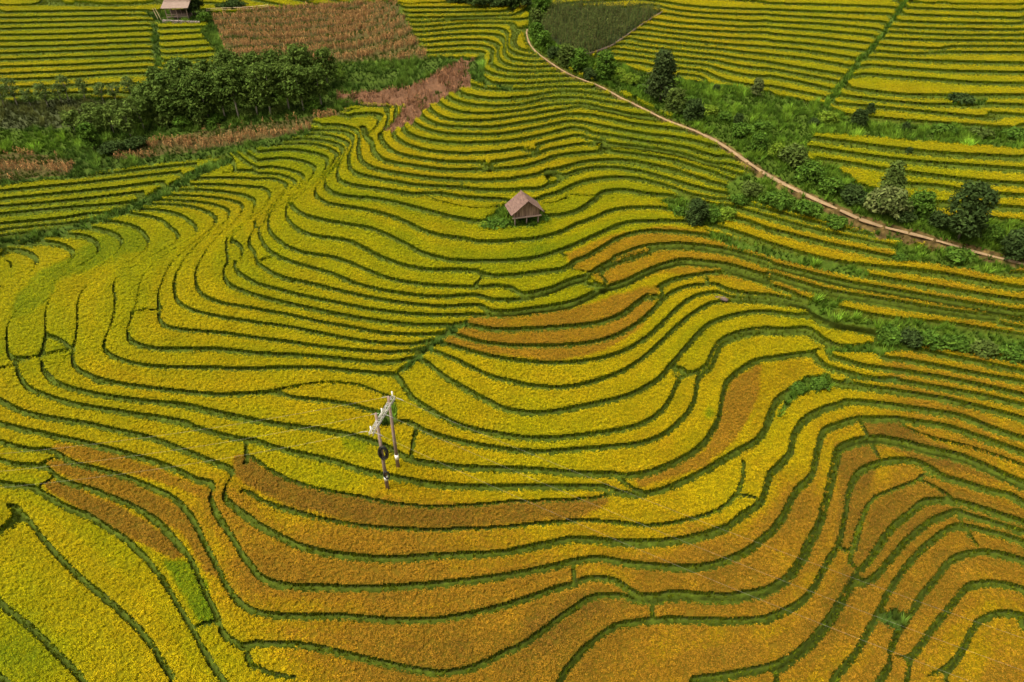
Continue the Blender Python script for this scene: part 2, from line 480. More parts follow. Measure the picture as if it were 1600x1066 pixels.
def spline(pts, step=0.7):
    p = np.array(pts, float)
    if len(p) > 2:
        q = np.vstack([2 * p[0] - p[1], p, 2 * p[-1] - p[-2]])
    else:
        q = np.vstack([p[0], p, p[-1]])
    out = []
    for k in range(1, len(q) - 2):
        a, b, c, d = q[k - 1], q[k], q[k + 1], q[k + 2]
        n = max(2, int(np.hypot(*(c - b)) / step))
        t = np.linspace(0, 1, n, endpoint=False)[:, None]
        # softened Catmull-Rom
        s = 0.42
        m1, m2 = s * (c - a), s * (d - b)
        lim = np.hypot(*(c - b))
        for m in (m1, m2):
            h = np.hypot(*m)
            if h > lim: m *= lim / h
        out.append((2*t**3 - 3*t**2 + 1) * b + (t**3 - 2*t**2 + t) * m1 + (-2*t**3 + 3*t**2) * c + (t**3 - t**2) * m2)
    out.append(q[-2][None])
    return np.vstack(out)

def parse(s):
    for l in s.strip().split('\n'):
        a, b = l.split(':')
        yield float(a), [tuple(map(float, q.split(','))) for q in b.split()]

def cells(p):
    fi = (p[:, 0] - U0) / DU
    fj = np.interp(p[:, 1], vs, np.arange(NJ))
    return fi, fj

cons = []; BUNDS = []; EDGES = []
for (x0, y0, sca), txt in TERRACES.items():
    for lev, pts in parse(txt):
        p = spline([(x0 + x / sca, y0 + y / sca) for x, y in pts])
        cons.append((lev, p))
        (EDGES if lev == int(lev) else BUNDS).append(p)
for lev, pts in parse(STEER):
    cons.append((lev, spline(pts)))
FI, FJ, LV = [], [], []
for lev, p in cons:
    fi, fj = cells(p)
    ok = (fi > 0) & (fi < NI - 1) & (fj > 0) & (fj < NJ - 1)
    FI.append(fi[ok]); FJ.append(fj[ok]); LV.append(np.full(ok.sum(), lev))
FI = np.concatenate(FI); FJ = np.concatenate(FJ); LV = np.concatenate(LV)
CI = np.rint(FI).astype(int); CJ = np.rint(FJ).astype(int)

def scat(shape, j, i, v):
    s = np.zeros(shape); n = np.zeros(shape)
    np.add.at(s, (j, i), v); np.add.at(n, (j, i), 1)
    return s, n

def sor(L, fix, val, its, om=1.75):
    H, W = L.shape
    L[fix] = val[fix]
    jj, ii = np.indices(L.shape)
    free = [(~fix) & (((jj + ii) & 1) == c) for c in (0, 1)]
    for _ in range(its):
        for c in (0, 1):
            P = np.pad(L, 1, mode='edge')
            A = 0.25 * (P[:-2, 1:-1] + P[2:, 1:-1] + P[1:-1, :-2] + P[1:-1, 2:])
            L = np.where(free[c], L + om * (A - L), L)
    return L

def up(L, shape):
    y = np.linspace(0, L.shape[0] - 1, shape[0]); x = np.linspace(0, L.shape[1] - 1, shape[1])
    j0 = np.minimum(y.astype(int), L.shape[0] - 2); i0 = np.minimum(x.astype(int), L.shape[1] - 2)
    fy = (y - j0)[:, None]; fx = (x - i0)[None]
    A = L[j0][:, i0]; B = L[j0][:, i0 + 1]; C = L[j0 + 1][:, i0]; D = L[j0 + 1][:, i0 + 1]
    return (A * (1 - fx) + B * fx) * (1 - fy) + (C * (1 - fx) + D * fx) * fy

def gauss(A, s):
    r = max(1, int(3 * s)); k = np.exp(-0.5 * (np.arange(-r, r + 1) / s) ** 2); k /= k.sum()
    P = np.pad(A, ((r, r), (0, 0)), mode='edge')
    A = sum(k[t] * P[t:t + A.shape[0]] for t in range(2 * r + 1))
    P = np.pad(A, ((0, 0), (r, r)), mode='edge')
    return sum(k[t] * P[:, t:t + A.shape[1]] for t in range(2 * r + 1))

Lf = None
for f in (32, 16, 8, 4, 2, 1):
    sh = ((NJ + f - 1) // f, (NI + f - 1) // f)
    s, n = scat(sh, np.minimum(CJ // f, sh[0] - 1), np.minimum(CI // f, sh[1] - 1), LV)
    fix = n > 0; val = s / np.maximum(n, 1)
    Lf = up(Lf, sh) if Lf is not None else np.full(sh, LV.mean())
    Lf = sor(Lf, fix, val, 200 if f > 4 else (90 if f > 1 else 45))
for rep in range(2):
    G = gauss(Lf, 1.2)
    gj, gi = np.gradient(G)
    s, n = scat((NJ, NI), CJ, CI, LV + gj[CJ, CI] * (CJ - FJ) + gi[CJ, CI] * (CI - FI))
    fix = n > 0; val = s / np.maximum(n, 1)
    Lf = sor(Lf, fix, val, 40)
L = gauss(Lf, 0.9)

def rays(u, v):
    xc = (u - CU) / FPX; yc = -(v - CV) / FPX
    return xc, yc * math.sin(PITCH) + math.cos(PITCH), yc * math.cos(PITCH) - math.sin(PITCH)

UU, VV = np.meshgrid(us, vs)
# height of every terrace step (the riser at level k), from the foot of the hill to its top
RISE = np.array([0.42 if k < 30 else 0.48 if k < 40 else 0.46 if k < 47 else 0.42 for k in range(-10, 80)])
for k_, r_ in {10: .32, 11: .32, 16: .32, 17: .32, 23: .36, 24: .36, 25: .36, 26: .36, 35: .34, 36: .34, 40: .34, 41: .34, 19: .30, 20: .30, 21: .30}.items():
    RISE[k_ + 10] = r_
CUM = np.concatenate([[0], np.cumsum(RISE)])          # at levels -10.5, -9.5 ...
def height(lev):
    return np.interp(lev, np.arange(len(CUM)) - 10.5, CUM) - np.interp(L0, np.arange(len(CUM)) - 10.5, CUM)
def place(u, v, lev):
    dx, dy, dz = rays(u, v)
    z = height(lev)
    t = (z - CAM_Z) / dz
    return t * dx, t * dy, z
BX, BY, BZ = place(UU, VV, L)
Xi, Xj = np.gradient(BX, axis=1), np.gradient(BX, axis=0)
Yi, Yj = np.gradient(BY, axis=1), np.gradient(BY, axis=0)
Li, Lj = np.gradient(L, axis=1), np.gradient(L, axis=0)
DET = Xi * Yj - Xj * Yi
dd = np.where(np.abs(DET) < 1e-5, -1e-5, DET)
gx = (Li * Yj - Lj * Yi) / dd; gy = (Lj * Xi - Li * Xj) / dd
GR = np.clip(np.hypot(gx, gy), 0.02, 6.0)      # levels per metre on the ground
GR = gauss(GR, 1.5)
# ---------------------------------------------------------------- what grows where (areas as seen on the ground, warped at the edges)
def noise2(scale, seed, oct=1):
    r = np.random.default_rng(seed); out = 0; amp = 1.0
    for o in range(oct):
        s = scale / (2 ** o)
        g = r.standard_normal((int((vs[-1] - vs[0]) / s) + 4, int((U1 - U0) / s) + 4))
        y = (vs - vs[0]) / s; x = (us - U0) / s
        j0 = y.astype(int); i0 = x.astype(int)
        fy = (y - j0)[:, None]; fx = (x - i0)[None]
        fy = fy * fy * (3 - 2 * fy); fx = fx * fx * (3 - 2 * fx)
        out = out + amp * ((g[j0][:, i0] * (1 - fx) + g[j0][:, i0 + 1] * fx) * (1 - fy) + (g[j0 + 1][:, i0] * (1 - fx) + g[j0 + 1][:, i0 + 1] * fx) * fy)
        amp *= 0.5
    return out
WU = UU + 1.4 * noise2(9, 1); WV = VV + 0.9 * noise2(9, 2)

def inside(txt):
    p = np.array([tuple(map(float, q.split(','))) for q in txt.split()])
    m = np.zeros(UU.shape, bool)
    j = np.searchsorted(vs, [p[:, 1].min() - 6, p[:, 1].max() + 6]); i = np.searchsorted(us, [p[:, 0].min() - 8, p[:, 0].max() + 8])
    sl_ = (slice(j[0], j[1]), slice(i[0], i[1]))
    u, v = WU[sl_], WV[sl_]; c = np.zeros(u.shape, bool)
    for a, b in zip(p, np.roll(p, -1, 0)):
        if a[1] == b[1]: continue
        c ^= ((a[1] > v) != (b[1] > v)) & (u < (b[0] - a[0]) * (v - a[1]) / (b[1] - a[1]) + a[0])
    m[sl_] = c
    return m

RICE, GRASS, DRYCORN, CORN, STUBBLE, WEEDS, DARKVEG = range(7)
AREAS = [
 (GRASS, "-240,160 0,160 110,152 200,158 300,120 520,108 530,150 570,163 485,186 300,208 230,222 180,246 120,252 40,240 -240,245"),
 (DARKVEG, "-240,162 0,162 110,156 200,162 230,180 200,196 100,200 -240,205"),
 (WEEDS, "-240,205 0,205 110,208 140,225 100,236 30,240 -240,243"),
 (GRASS, "-240,283 0,283 105,275 120,250 180,244 190,250 300,238 400,220 492,203 480,212 400,236 300,252 190,268 110,280 0,296 -240,300"),
 (DRYCORN, "-240,246 0,242 40,238 120,252 108,273 0,284 -240,286"),
 (DRYCORN, "178,246 230,224 310,206 400,194 470,184 560,172 545,178 490,190 485,204 400,221 300,239 190,250"),
 (GRASS, "310,52 345,30 420,28 560,4 617,3 640,45 668,92 530,100 430,110 352,100"),
 (DRYCORN, "330,22 420,14 560,4 617,3 640,45 668,92 530,98 430,108 352,100 345,58 338,44"),
 (GRASS, "515,104 600,96 668,93 700,92 745,92 720,100 690,112 640,137 565,146 520,142"),
 (STUBBLE, "748,92 738,108 736,138 700,150 672,168 642,195 600,210 614,190 636,166 575,166 525,160 524,146 560,146 600,140 640,136 680,115 718,95"),
 (GRASS, "735,98 750,90 757,100 752,118 770,134 800,138 800,145 765,140 742,130 733,114"),
 (GRASS, "0,376 50,366 150,343 225,310 270,288 310,264 360,248 364,258 310,279 275,301 225,327 150,354 50,382 -240,405 -240,392"),
 (GRASS, "237,40 246,40 252,105 243,108"),
 (GRASS, "225,20 330,16 338,44 318,38 250,40 232,28"),
 (CORN, "842,20 860,12 900,11 985,14 1032,20 1010,36 950,76 915,89 880,80 858,60 842,40"),
 (WEEDS, "826,-10 860,-10 862,14 842,40 858,62 880,80 915,90 960,98 1015,118 1060,125 1120,135 1180,140 1215,152 1290,166 1332,188 1450,196 1600,204 1840,215 1840,250 1600,238 1450,226 1272,212 1258,230 1262,250 1312,268 1340,290 1430,318 1450,345 1530,347 1600,350 1840,355 1840,440 1600,408 1500,382 1330,346 1260,306 1190,267 1090,206 1000,158 940,131 880,105 836,76 822,50"),
 (WEEDS, "690,-20 830,-20 826,4 800,14 745,6 700,2"),
 (WEEDS, "1418,-10 1428,-10 1380,60 1340,110 1300,162 1285,172 1288,160 1335,100 1375,55"),
 (WEEDS, "1130,298 1150,278 1185,270 1200,274 1262,308 1335,350 1412,368 1400,378 1330,360 1262,340 1200,327 1150,317"),
 (WEEDS, "1045,312 1075,312 1105,322 1150,326 1142,340 1130,356 1085,352 1050,332 1030,318"),
 (WEEDS, "1095,362 1135,372 1200,389 1275,406 1350,422 1356,434 1310,430 1260,421 1200,404 1130,388"),
 (WEEDS, "1392,392 1405,380 1440,388 1480,398 1520,402 1540,396 1600,416 1600,424 1550,430 1475,422 1400,406"),
 (WEEDS, "1365,508 1420,502 1500,516 1600,530 1840,560 1840,590 1600,562 1530,552 1440,546 1380,557 1300,556 1280,548 1345,542 1375,532"),
 (WEEDS, "1328,468 1300,470 1272,462 1262,482 1290,500 1370,514 1372,505 1300,490"),
 (WEEDS, "1228,618 1255,594 1294,588 1294,612 1268,614 1242,626 1222,652 1212,655"),
 (WEEDS, "752,352 772,334 795,318 806,320 802,335 850,330 855,345 835,358 785,360"),
 (GRASS, "736,503 727,512 682,546 642,580 620,592 617,587 648,560 673,535 713,508"),
 (WEEDS, "588,652 606,630 622,640 615,660 604,672 592,672"),
 (GRASS, "1316,600 1322,594 1400,594 1400,600"),
 (GRASS, "1395,955 1375,958 1365,974 1385,986 1405,985 1410,966"),
 (WEEDS, "1485,150 1500,156 1540,158 1535,166 1490,166 1470,160"),
]
CLS = np.zeros(UU.shape, np.int8)
for c_, t_ in AREAS:
    CLS[inside(t_)] = c_

# ripeness of the rice: 0 green ... 1 golden ... 2 brown
RIPE_PTS = np.array([float(x) for x in """100,60,.55 250,60,.5 60,130,.7 100,320,.45 250,290,.45 450,180,.25 430,240,.35 330,330,.75 200,370,.45 100,430,.8 300,480,.9 60,520,.5 180,400,.5
400,420,.55 600,330,.55 650,430,.65 500,520,.75 700,200,.72 650,260,.85 850,250,.88 800,120,.65 760,60,.75 1000,250,.45 900,300,.5 820,370,.4 700,380,.55 880,440,.45
1000,350,.55 1100,400,1.25 1250,430,1.3 1450,450,1.32 1580,480,1.3 1500,550,1.28 1450,640,1.45 1400,300,.5 1500,120,.75 1300,80,.65 1080,60,.85 950,620,.9 700,640,.95 850,700,.7
600,680,.85 400,660,.8 200,620,.85 50,660,.85 250,720,.95 500,740,.7 1100,530,.75 1250,500,.75 1250,540,.8 1200,600,1.0 1150,690,.95 1250,690,.95 600,830,1.6 600,900,1.65
700,1000,1.75 900,980,1.8 1100,900,1.72 1250,800,1.7 1300,700,1.35 1450,800,1.75 1380,900,1.75 1550,1000,1.4 1150,770,.95 1000,800,1.15 200,850,.75 130,960,.72 50,1000,.28
300,1000,.8 430,900,1.68 350,800,1.4 30,780,.7 1400,-60,.6 100,-60,.6 -200,500,.8 -200,1000,.6 1800,700,1.4 1800,300,.6 800,1150,1.7 1150,255,.4 1080,215,.4""".replace('\n', ' ').replace(',', ' ').split()]).reshape(-1, 3)
s_ = 4
uu, vv = UU[::s_, ::s_], VV[::s_, ::s_]
wn = np.zeros(uu.shape); ws = np.zeros(uu.shape)
for a_, b_, r_ in RIPE_PTS:
    k_ = 1.0 / ((uu - a_) ** 2 + (1.5 * (vv - b_)) ** 2 + 900) ** 1.6
    wn += k_ * r_; ws += k_
RIPE = up(wn / ws, UU.shape)
KT = np.floor(L + 0.5).astype(int)
hsh = np.random.default_rng(5).uniform(-0.1, 0.1, 200)
RIPE = RIPE + hsh[np.clip(KT + 20, 0, 199)] + 0.07 * noise2(40, 3, 2)
for r_, t_ in [
 (1.5, "737,497 800,494 900,484 1000,455 1036,455 1028,468 1015,490 1000,520 970,540 940,556 900,566 860,572 780,562 720,550 690,540 715,525"),
 (1.36, "878,402 950,374 1040,358 1118,372 1200,399 1310,440 1302,470 1240,466 1190,448 1110,438 1035,432 960,456 925,442 920,432 890,424"),
 (1.55, "985,748 1012,742 1060,728 1100,708 1112,690 1128,630 1140,600 1180,572 1205,575 1200,600 1150,690 1100,738 1000,768"),
 (1.15, "1190,575 1270,556 1284,570 1290,590 1255,592 1215,625 1190,690 1150,735 1180,640"),
 (1.85, "366,722 384,716 410,735 500,770 650,793 800,788 948,780 948,792 900,815 700,830 560,822 450,795 390,765 370,750"),
 (1.8, "68,762 95,755 130,770 200,800 260,840 290,870 275,880 210,850 140,810 80,775"),
 (1.65, "75,730 110,722 200,752 290,800 330,860 350,910 325,900 290,840 200,790 100,750"),
 (1.5, "80,712 90,697 160,705 260,740 330,770 340,790 250,760 150,732"),
 (1.9, "1343,664 1395,660 1440,690 1560,745 1575,760 1450,735 1355,690"),
 (1.85, "1335,880 1345,840 1365,800 1400,778 1420,780 1390,830 1360,880"),
 (1.85, "1300,700 1345,690 1370,720 1350,800 1330,860 1300,860 1310,760"),
 (0.12, "258,884 292,879 312,890 328,925 344,968 336,978 312,978 285,930"),
 (0.25, "1098,650 1108,640 1116,652 1105,662"), (1.5, "1465,835 1500,832 1510,850 1490,872 1470,860"), (1.55, "1420,890 1450,880 1455,900 1425,915"),
 (0.35, "530,680 580,690 570,712 540,708"), (0.3, "140,385 180,365 205,352 232,370 228,395 200,400 160,420 100,440 70,480 40,500 20,510 22,480 60,430 100,410"),
]:
    RIPE = np.where(inside(t_), r_ + 0.05 * noise2(30, 9), RIPE)
RIPE = np.clip(gauss(RIPE, 1.0), 0, 2)

def stamp(p, rad):
    """metres from a line on the ground, out to rad"""
    D = np.full(UU.shape, 9.0)
    fi, fj = cells(p[::2])
    ok = (fi > 14) & (fi < NI - 15) & (fj > 14) & (fj < NJ - 15)
    i0, j0 = np.rint(fi[ok]).astype(int), np.rint(fj[ok]).astype(int)
    x0, y0 = BX[j0, i0], BY[j0, i0]
    for a in range(-12, 13):
        for b in range(-12, 13):
            d = np.hypot(BX[j0 + a, i0 + b] - x0, BY[j0 + a, i0 + b] - y0)
            np.minimum.at(D, (j0 + a, i0 + b), d)
    return D
DB = np.full(UU.shape, 9.0)
for p_ in BUNDS: DB = np.minimum(DB, stamp(p_, 1))
PATH = spline([(824, 46), (823, 54), (828, 70), (840, 84), (860, 99), (885, 115), (905, 124), (938, 136), (970, 154), (1000, 168), (1035, 186), (1062, 197), (1090, 207), (1120, 222), (1145, 238), (1165, 252), (1190, 269), (1220, 286), (1250, 301), (1280, 315), (1310, 328), (1340, 342), (1380, 356), (1420, 365), (1460, 376), (1500, 388), (1540, 399), (1580, 409), (1640, 424), (1720, 446)])
DP = stamp(PATH, 2)

# stepped ground
TM = gauss(((CLS == RICE) & (DP > 0.9)).astype(float), 1.6)
KR = np.rint(L); FR = L - KR
DEDGE = FR / GR
# width of the sloping bank below every edge (m): narrow walls near the foot of the hill, broad grassy banks higher up
BANK_PTS = np.array([float(x) for x in """800,1000,.24 200,900,.24 1400,900,.30 500,600,.22 1000,600,.24 300,450,.20 600,420,.24 1100,480,.30 1450,640,.45 1500,450,.85 1250,400,.75 1400,290,1.1
1500,100,1.15 1300,60,1.1 1100,60,.8 1050,20,.9 900,260,.55 700,240,.60 620,220,.55 1050,240,.65 800,130,.60 800,350,.30 950,360,.30 720,60,.8 100,60,1.05 250,80,1.05 100,140,.9 80,330,.85 250,290,.75 450,200,.35 440,225,.3 430,300,.20 370,340,.20 300,390,.18 200,440,.18 100,480,.2 330,310,.28 250,350,.28""".replace(chr(10), " ").replace(",", " ").split()]).reshape(-1, 3)
wn = np.zeros(UU[::4, ::4].shape); ws = np.zeros(wn.shape)
for a_, b_, r_ in BANK_PTS:
    k_ = 1.0 / ((UU[::4, ::4] - a_) ** 2 + (1.6 * (VV[::4, ::4] - b_)) ** 2 + 400) ** 1.8
    wn += k_ * r_; ws += k_
LM = np.minimum(up(wn / ws, UU.shape), .42 / GR)
w0 = LM * .85; ramp = np.clip((DEDGE + w0) / (w0 + .10), 0, 1); ramp = ramp * ramp * (3 - 2 * ramp)
LS = KR - 0.5 + ramp
LZ = L + TM * (LS - L)
PZ = height(LZ) + np.where(DB < 0.22, 0.12 * (1 - DB / 0.22), 0) * (CLS == RICE)
PZ = PZ + np.where(CLS != RICE, 0.08 * noise2(7, 4), 0) * (DP > 0.8)
PX, PY = BX, BY
AREA = np.abs(DET)
INRICE = (CLS == RICE) & (TM > 0.5) & (DP > 0.85) & (DB > 0.17) & ((DEDGE > 0.10) | (DEDGE < -LM)) & (np.abs(FR) > 0.02)
VIEW = (UU > -130) & (UU < 1730) & (VV > -70) & (VV < 1140)
DIST = np.sqrt(PX ** 2 + PY ** 2 + (PZ - CAM_Z) ** 2)
RAMP = np.array([(0, .085, .155, .004), (.5, .275, .258, .002), (1.0, .375, .268, .003), (1.25, .325, .20, .004), (1.5, .285, .142, .010), (1.75, .225, .118, .010), (2.0, .16, .079, .011)])
def ripe_colour(r):
    return np.stack([np.interp(r, RAMP[:, 0], RAMP[:, k]) for k in (1, 2, 3)], -1)

# ---------------------------------------------------------------- materials
def attr_mat(name, rough=0.9, spec=0.15, transl=0.0, noise=None, bump=None):
    m = bpy.data.materials.new(name); m.use_nodes = True
    n = m.node_tree; b = n.nodes["Principled BSDF"]
    b.inputs["Roughness"].default_value = rough; b.inputs["Specular IOR Level"].default_value = spec
    a = n.nodes.new("ShaderNodeAttribute"); a.attribute_name = "Col"
    col = a.outputs["Color"]
    if noise:
        tc = n.nodes.new("ShaderNodeTexCoord"); t = n.nodes.new("ShaderNodeTexNoise")
        t.inputs["Scale"].default_value = noise[0]; t.inputs["Detail"].default_value = 6; t.inputs["Roughness"].default_value = 0.7
        n.links.new(tc.outputs["Object"], t.inputs["Vector"])
        mr = n.nodes.new("ShaderNodeMapRange"); mr.inputs["From Min"].default_value = 0.3; mr.inputs["From Max"].default_value = 0.7
        mr.inputs["To Min"].default_value = noise[1]; mr.inputs["To Max"].default_value = noise[2]
        n.links.new(t.outputs["Fac"], mr.inputs["Value"])
        mx = n.nodes.new("ShaderNodeVectorMath"); mx.operation = 'SCALE'
        n.links.new(col, mx.inputs[0]); n.links.new(mr.outputs[0], mx.inputs["Scale"]); col = mx.outputs[0]
        if bump:
            bu = n.nodes.new("ShaderNodeBump"); bu.inputs["Distance"].default_value = bump; bu.inputs["Strength"].default_value = 0.8
            n.links.new(t.outputs["Fac"], bu.inputs["Height"]); n.links.new(bu.outputs[0], b.inputs["Normal"])
    n.links.new(col, b.inputs["Base Color"])
    if transl:
        tr = n.nodes.new("ShaderNodeBsdfTranslucent"); n.links.new(col, tr.inputs["Color"])
        mix = n.nodes.new("ShaderNodeMixShader"); mix.inputs[0].default_value = transl
        n.links.new(b.outputs[0], mix.inputs[1]); n.links.new(tr.outputs[0], mix.inputs[2])
        n.links.new(mix.outputs[0], n.nodes["Material Output"].inputs["Surface"])
    return m
M_LEAF = attr_mat("leaf", 0.9, 0.05, 0.25)
M_RICE = attr_mat("rice_straw", 0.9, 0.06, 0.2)
M_GROUND = attr_mat("soil_and_grass", 0.95, 0.1, 0.0, (2.2, 0.65, 1.35), 0.15)

def mesh_tris(name, V, T, C, mat, smooth=False, quads=False):
    n = 4 if quads else 3
    me = bpy.data.meshes.new(name)
    me.vertices.add(len(V)); me.vertices.foreach_set("co", np.ascontiguousarray(V, np.float32).ravel())
    me.loops.add(T.size); me.loops.foreach_set("vertex_index", np.ascontiguousarray(T, np.int32).ravel())
    me.polygons.add(len(T)); me.polygons.foreach_set("loop_start", np.arange(0, T.size, n, dtype=np.int32))
    if smooth: me.polygons.foreach_set("use_smooth", np.ones(len(T), bool))
    me.update(calc_edges=True)
    if C is not None:
        ca = me.color_attributes.new("Col", 'FLOAT_COLOR', 'POINT')
        c4 = np.ones((len(V), 4), np.float32); c4[:, :3] = C
        ca.data.foreach_set("color", c4.ravel())
    me.materials.append(mat)
    return me

def tag(o, label=None, cat=None, group=None, kind=None):
    for k, v in (("label", label), ("category", cat), ("group", group), ("kind", kind)):
        if v: o[k] = v
    return o
def link(name, me, parent=None):
    o = bpy.data.objects.new(name, me); COL.objects.link(o)
    if parent: o.parent = parent
    return o
def empty(name, loc, rz=0.0):
    o = bpy.data.objects.new(name, None); COL.objects.link(o)
    o.location = loc; o.rotation_euler = (0, 0, rz); o.empty_display_size = 0.3
    return o

# ---------------------------------------------------------------- the ground
nz = noise2(6, 21, 2)
gc = np.zeros(UU.shape + (3,))
gc[:] = (.05, .07, .005)
rc = np.broadcast_to(np.array((.035, .045, .006)), UU.shape + (3,))
gc = np.where(INRICE[..., None], rc, gc)
for c_, col_ in ((GRASS, (.04, .065, .007)), (DRYCORN, (.06, .05, .014)), (CORN, (.02, .03, .008)), (STUBBLE, (.10, .05, .026)), (WEEDS, (.045, .075, .006)), (DARKVEG, (.05, .06, .022))):
    gc = np.where((CLS == c_)[..., None], np.array(col_), gc)
gc = np.where(((DP < .75) & (VV > 90))[..., None], np.array((.075, .050, .016)) * (1 + .25 * nz[..., None]), gc)
gc = gc * np.clip(1 + 0.12 * nz, 0.6, 1.5)[..., None]
idx = np.arange(NI * NJ).reshape(NJ, NI)
Q = np.stack([idx[1:, :-1], idx[1:, 1:], idx[:-1, 1:], idx[:-1, :-1]], -1).reshape(-1, 4)
VT = np.stack([PX, PY, PZ], -1).reshape(-1, 3); CT = gc.reshape(-1, 3)
# outer ring: the land goes on beyond the picture
ring = np.concatenate([idx[0, :-1], idx[:-1, -1], idx[-1, :0:-1], idx[:0:-1, 0]])[::8]
ctr = np.array((0.0, 85.0)); base = 0
prev = ring; VX = [VT]; CX = [CT]; nV = len(VT); QX = [Q]
for k_, (f_, dz_) in enumerate(((1.25, -1.0), (1.8, 1.0), (3.5, 6.0), (9.0, -20.0))):
    p_ = VT[ring].copy(); p_[:, :2] = ctr + (p_[:, :2] - ctr) * f_; p_[:, 2] += dz_
    VX.append(p_); CX.append(np.tile((.06, .085, .016), (len(ring), 1)))
    cur = nV + np.arange(len(ring)); nV += len(ring)
    QX.append(np.stack([prev, np.roll(prev, -1), np.roll(cur, -1), cur], -1)); prev = cur
ter = link("terrain", mesh_tris("terrain", np.vstack(VX), np.vstack(QX), np.vstack(CX), M_GROUND, True, True))
tag(ter, "terraced hillside of curved earth steps with grassy banks", "hillside", kind="structure")

def bil(A, fj, fi):
    j = np.clip(fj.astype(int), 0, NJ - 2); i = np.clip(fi.astype(int), 0, NI - 2); y = fj - j; x = fi - i
    return (A[j, i] * (1 - x) + A[j, i + 1] * x) * (1 - y) + (A[j + 1, i] * (1 - x) + A[j + 1, i + 1] * x) * y
def ground(u, v):
    """the point of the ground seen at photo position (u, v): x, y, z and metres per photo pixel there"""
    fi, fj = cells(np.array([[u, v]], float))
    x, y, z = (float(bil(A, fj, fi)[0]) for A in (PX, PY, PZ))
    t = y * math.cos(PITCH) - (z - CAM_Z) * math.sin(PITCH)
    return x, y, z, t / FPX

def scatter(mask, dens):
    """random places, dens per square metre"""
    lam = np.where(mask & VIEW, dens * AREA, 0)[:-1, :-1]
    n = rng.poisson(np.minimum(lam, 20))
    j, i = np.nonzero(n); rep_ = n[j, i]
    j = np.repeat(j, rep_) + rng.random(rep_.sum()); i = np.repeat(i, rep_) + rng.random(rep_.sum())
    return j, i
def tufts(name, j, i, tmpl, tris, size, colour, mat, sink=0.0, lean=0.15):
    """one mesh of many clumps; tmpl = (n, K, 3) variants, colour(j, i) = (N, K, 3)"""
    N = len(j); K = tmpl.shape[1]
    v = tmpl[rng.integers(0, len(tmpl), N)] * size[:, None, None]
    a = rng.random(N) * 2 * math.pi; ca, sa = np.cos(a)[:, None], np.sin(a)[:, None]
    lx, ly = rng.normal(0, lean, (2, N, 1))
    x = v[..., 0] * ca - v[..., 1] * sa + lx * v[..., 2]; y = v[..., 0] * sa + v[..., 1] * ca + ly * v[..., 2]
    P = np.stack([x + bil(PX, j, i)[:, None], y + bil(PY, j, i)[:, None], v[..., 2] + (bil(PZ, j, i) - sink)[:, None]], -1)
    T = (tris[None] + (np.arange(N) * K)[:, None, None]).reshape(-1, 3)
    return link(name, mesh_tris(name, P.reshape(-1, 3), T, colour.reshape(-1, 3), mat))

def blade_tuft(nb, h, spread, wid, heads=0, seed=0, variants=6):
    """grass-like clump: nb tapering blades and, for rice, drooping ear clusters"""
    r = np.random.default_rng(seed); out = []
    for _ in range(variants):
        V = []
        for k in range(nb):
            a = r.random() * 6.283; b = a + r.normal(0, .5); hh = h * r.uniform(.7, 1.1)
            d = np.array((math.cos(a), math.sin(a))); s = np.array((-d[1], d[0])) * wid * r.uniform(.7, 1.2) / 2
            c0 = d * spread * .25 * r.random(); tip = c0 + np.array((math.cos(b), math.sin(b))) * spread * r.uniform(.4, 1)
            V += [(*(c0 - s), 0), (*(c0 + s), 0), (*tip, hh)]
        for k in range(heads):
            a = r.random() * 6.283; d = np.array((math.cos(a), math.sin(a), 0)); s = np.array((-d[1], d[0], 0)) * wid * r.uniform(.5, .75)
            c = d * spread * r.uniform(.15, .75) + np.array((0, 0, h * r.uniform(.78, 1.02))); l = spread * r.uniform(.55, .95)
            e = c + d * l * .55 + np.array((0, 0, -l * r.uniform(-.1, .5)))
            m = (c + e) / 2 + np.array((0, 0, l * .16))
            V += [c - s * .3, m + s, m - s, m - s, m + s, e]
        out.append(V)
    V = np.array(out, float)
    return V, np.arange(V.shape[1]).reshape(-1, 3)

# rice in three stages of ripeness: a closed stand of stems (the sheet under the ears, open at the edge) and the ears and leaves above it
def rice_tuft(seed, variants=8):
    r = np.random.default_rng(seed); out = []
    for _ in range(variants):
        V = []
        for k in range(3):                                   # leaves
            a = r.random() * 6.283; d = np.array((math.cos(a), math.sin(a), 0)); s = np.array((-d[1], d[0], 0)) * .028
            c = d * .05 * r.random(); V += [c - s, c + s, c + d * r.uniform(.03, .11) + np.array((0, 0, r.uniform(.46, .58)))]
        for k in range(6):                                   # drooping ears
            a = r.random() * 6.283; d = np.array((math.cos(a), math.sin(a), 0)); s = np.array((-d[1], d[0], 0)) * r.uniform(.017, .028)
            c = d * r.uniform(.0, .08) + np.array((0, 0, r.uniform(.46, .53))); l = r.uniform(.07, .115)
            m = c + d * l * .5 + np.array((0, 0, l * .22)); e = c + d * l + np.array((0, 0, -l * r.uniform(-.05, .55)))
            V += [c - s * .3, m + s, m - s, m - s, m + s, e]
        out.append(V)
    V = np.array(out, float)
    return V, np.arange(V.shape[1]).reshape(-1, 3)
RT, RTRI = rice_tuft(1)
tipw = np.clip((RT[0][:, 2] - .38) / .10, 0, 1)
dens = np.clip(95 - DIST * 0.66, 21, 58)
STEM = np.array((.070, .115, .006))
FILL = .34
sheet_c = np.where(INRICE[..., None], ripe_colour(RIPE) * .46 + STEM * .22, STEM * .8)  # ripe colour darkened: shade between the ears is put into the sheet
LUM = noise2(26, 61, 3)
sheet_z = PZ + np.where(INRICE, FILL, .02)
vw = VIEW[1:, 1:]
anyin = INRICE[1:, 1:] & INRICE[:-1, 1:] & INRICE[1:, :-1] & INRICE[:-1, :-1] & vw
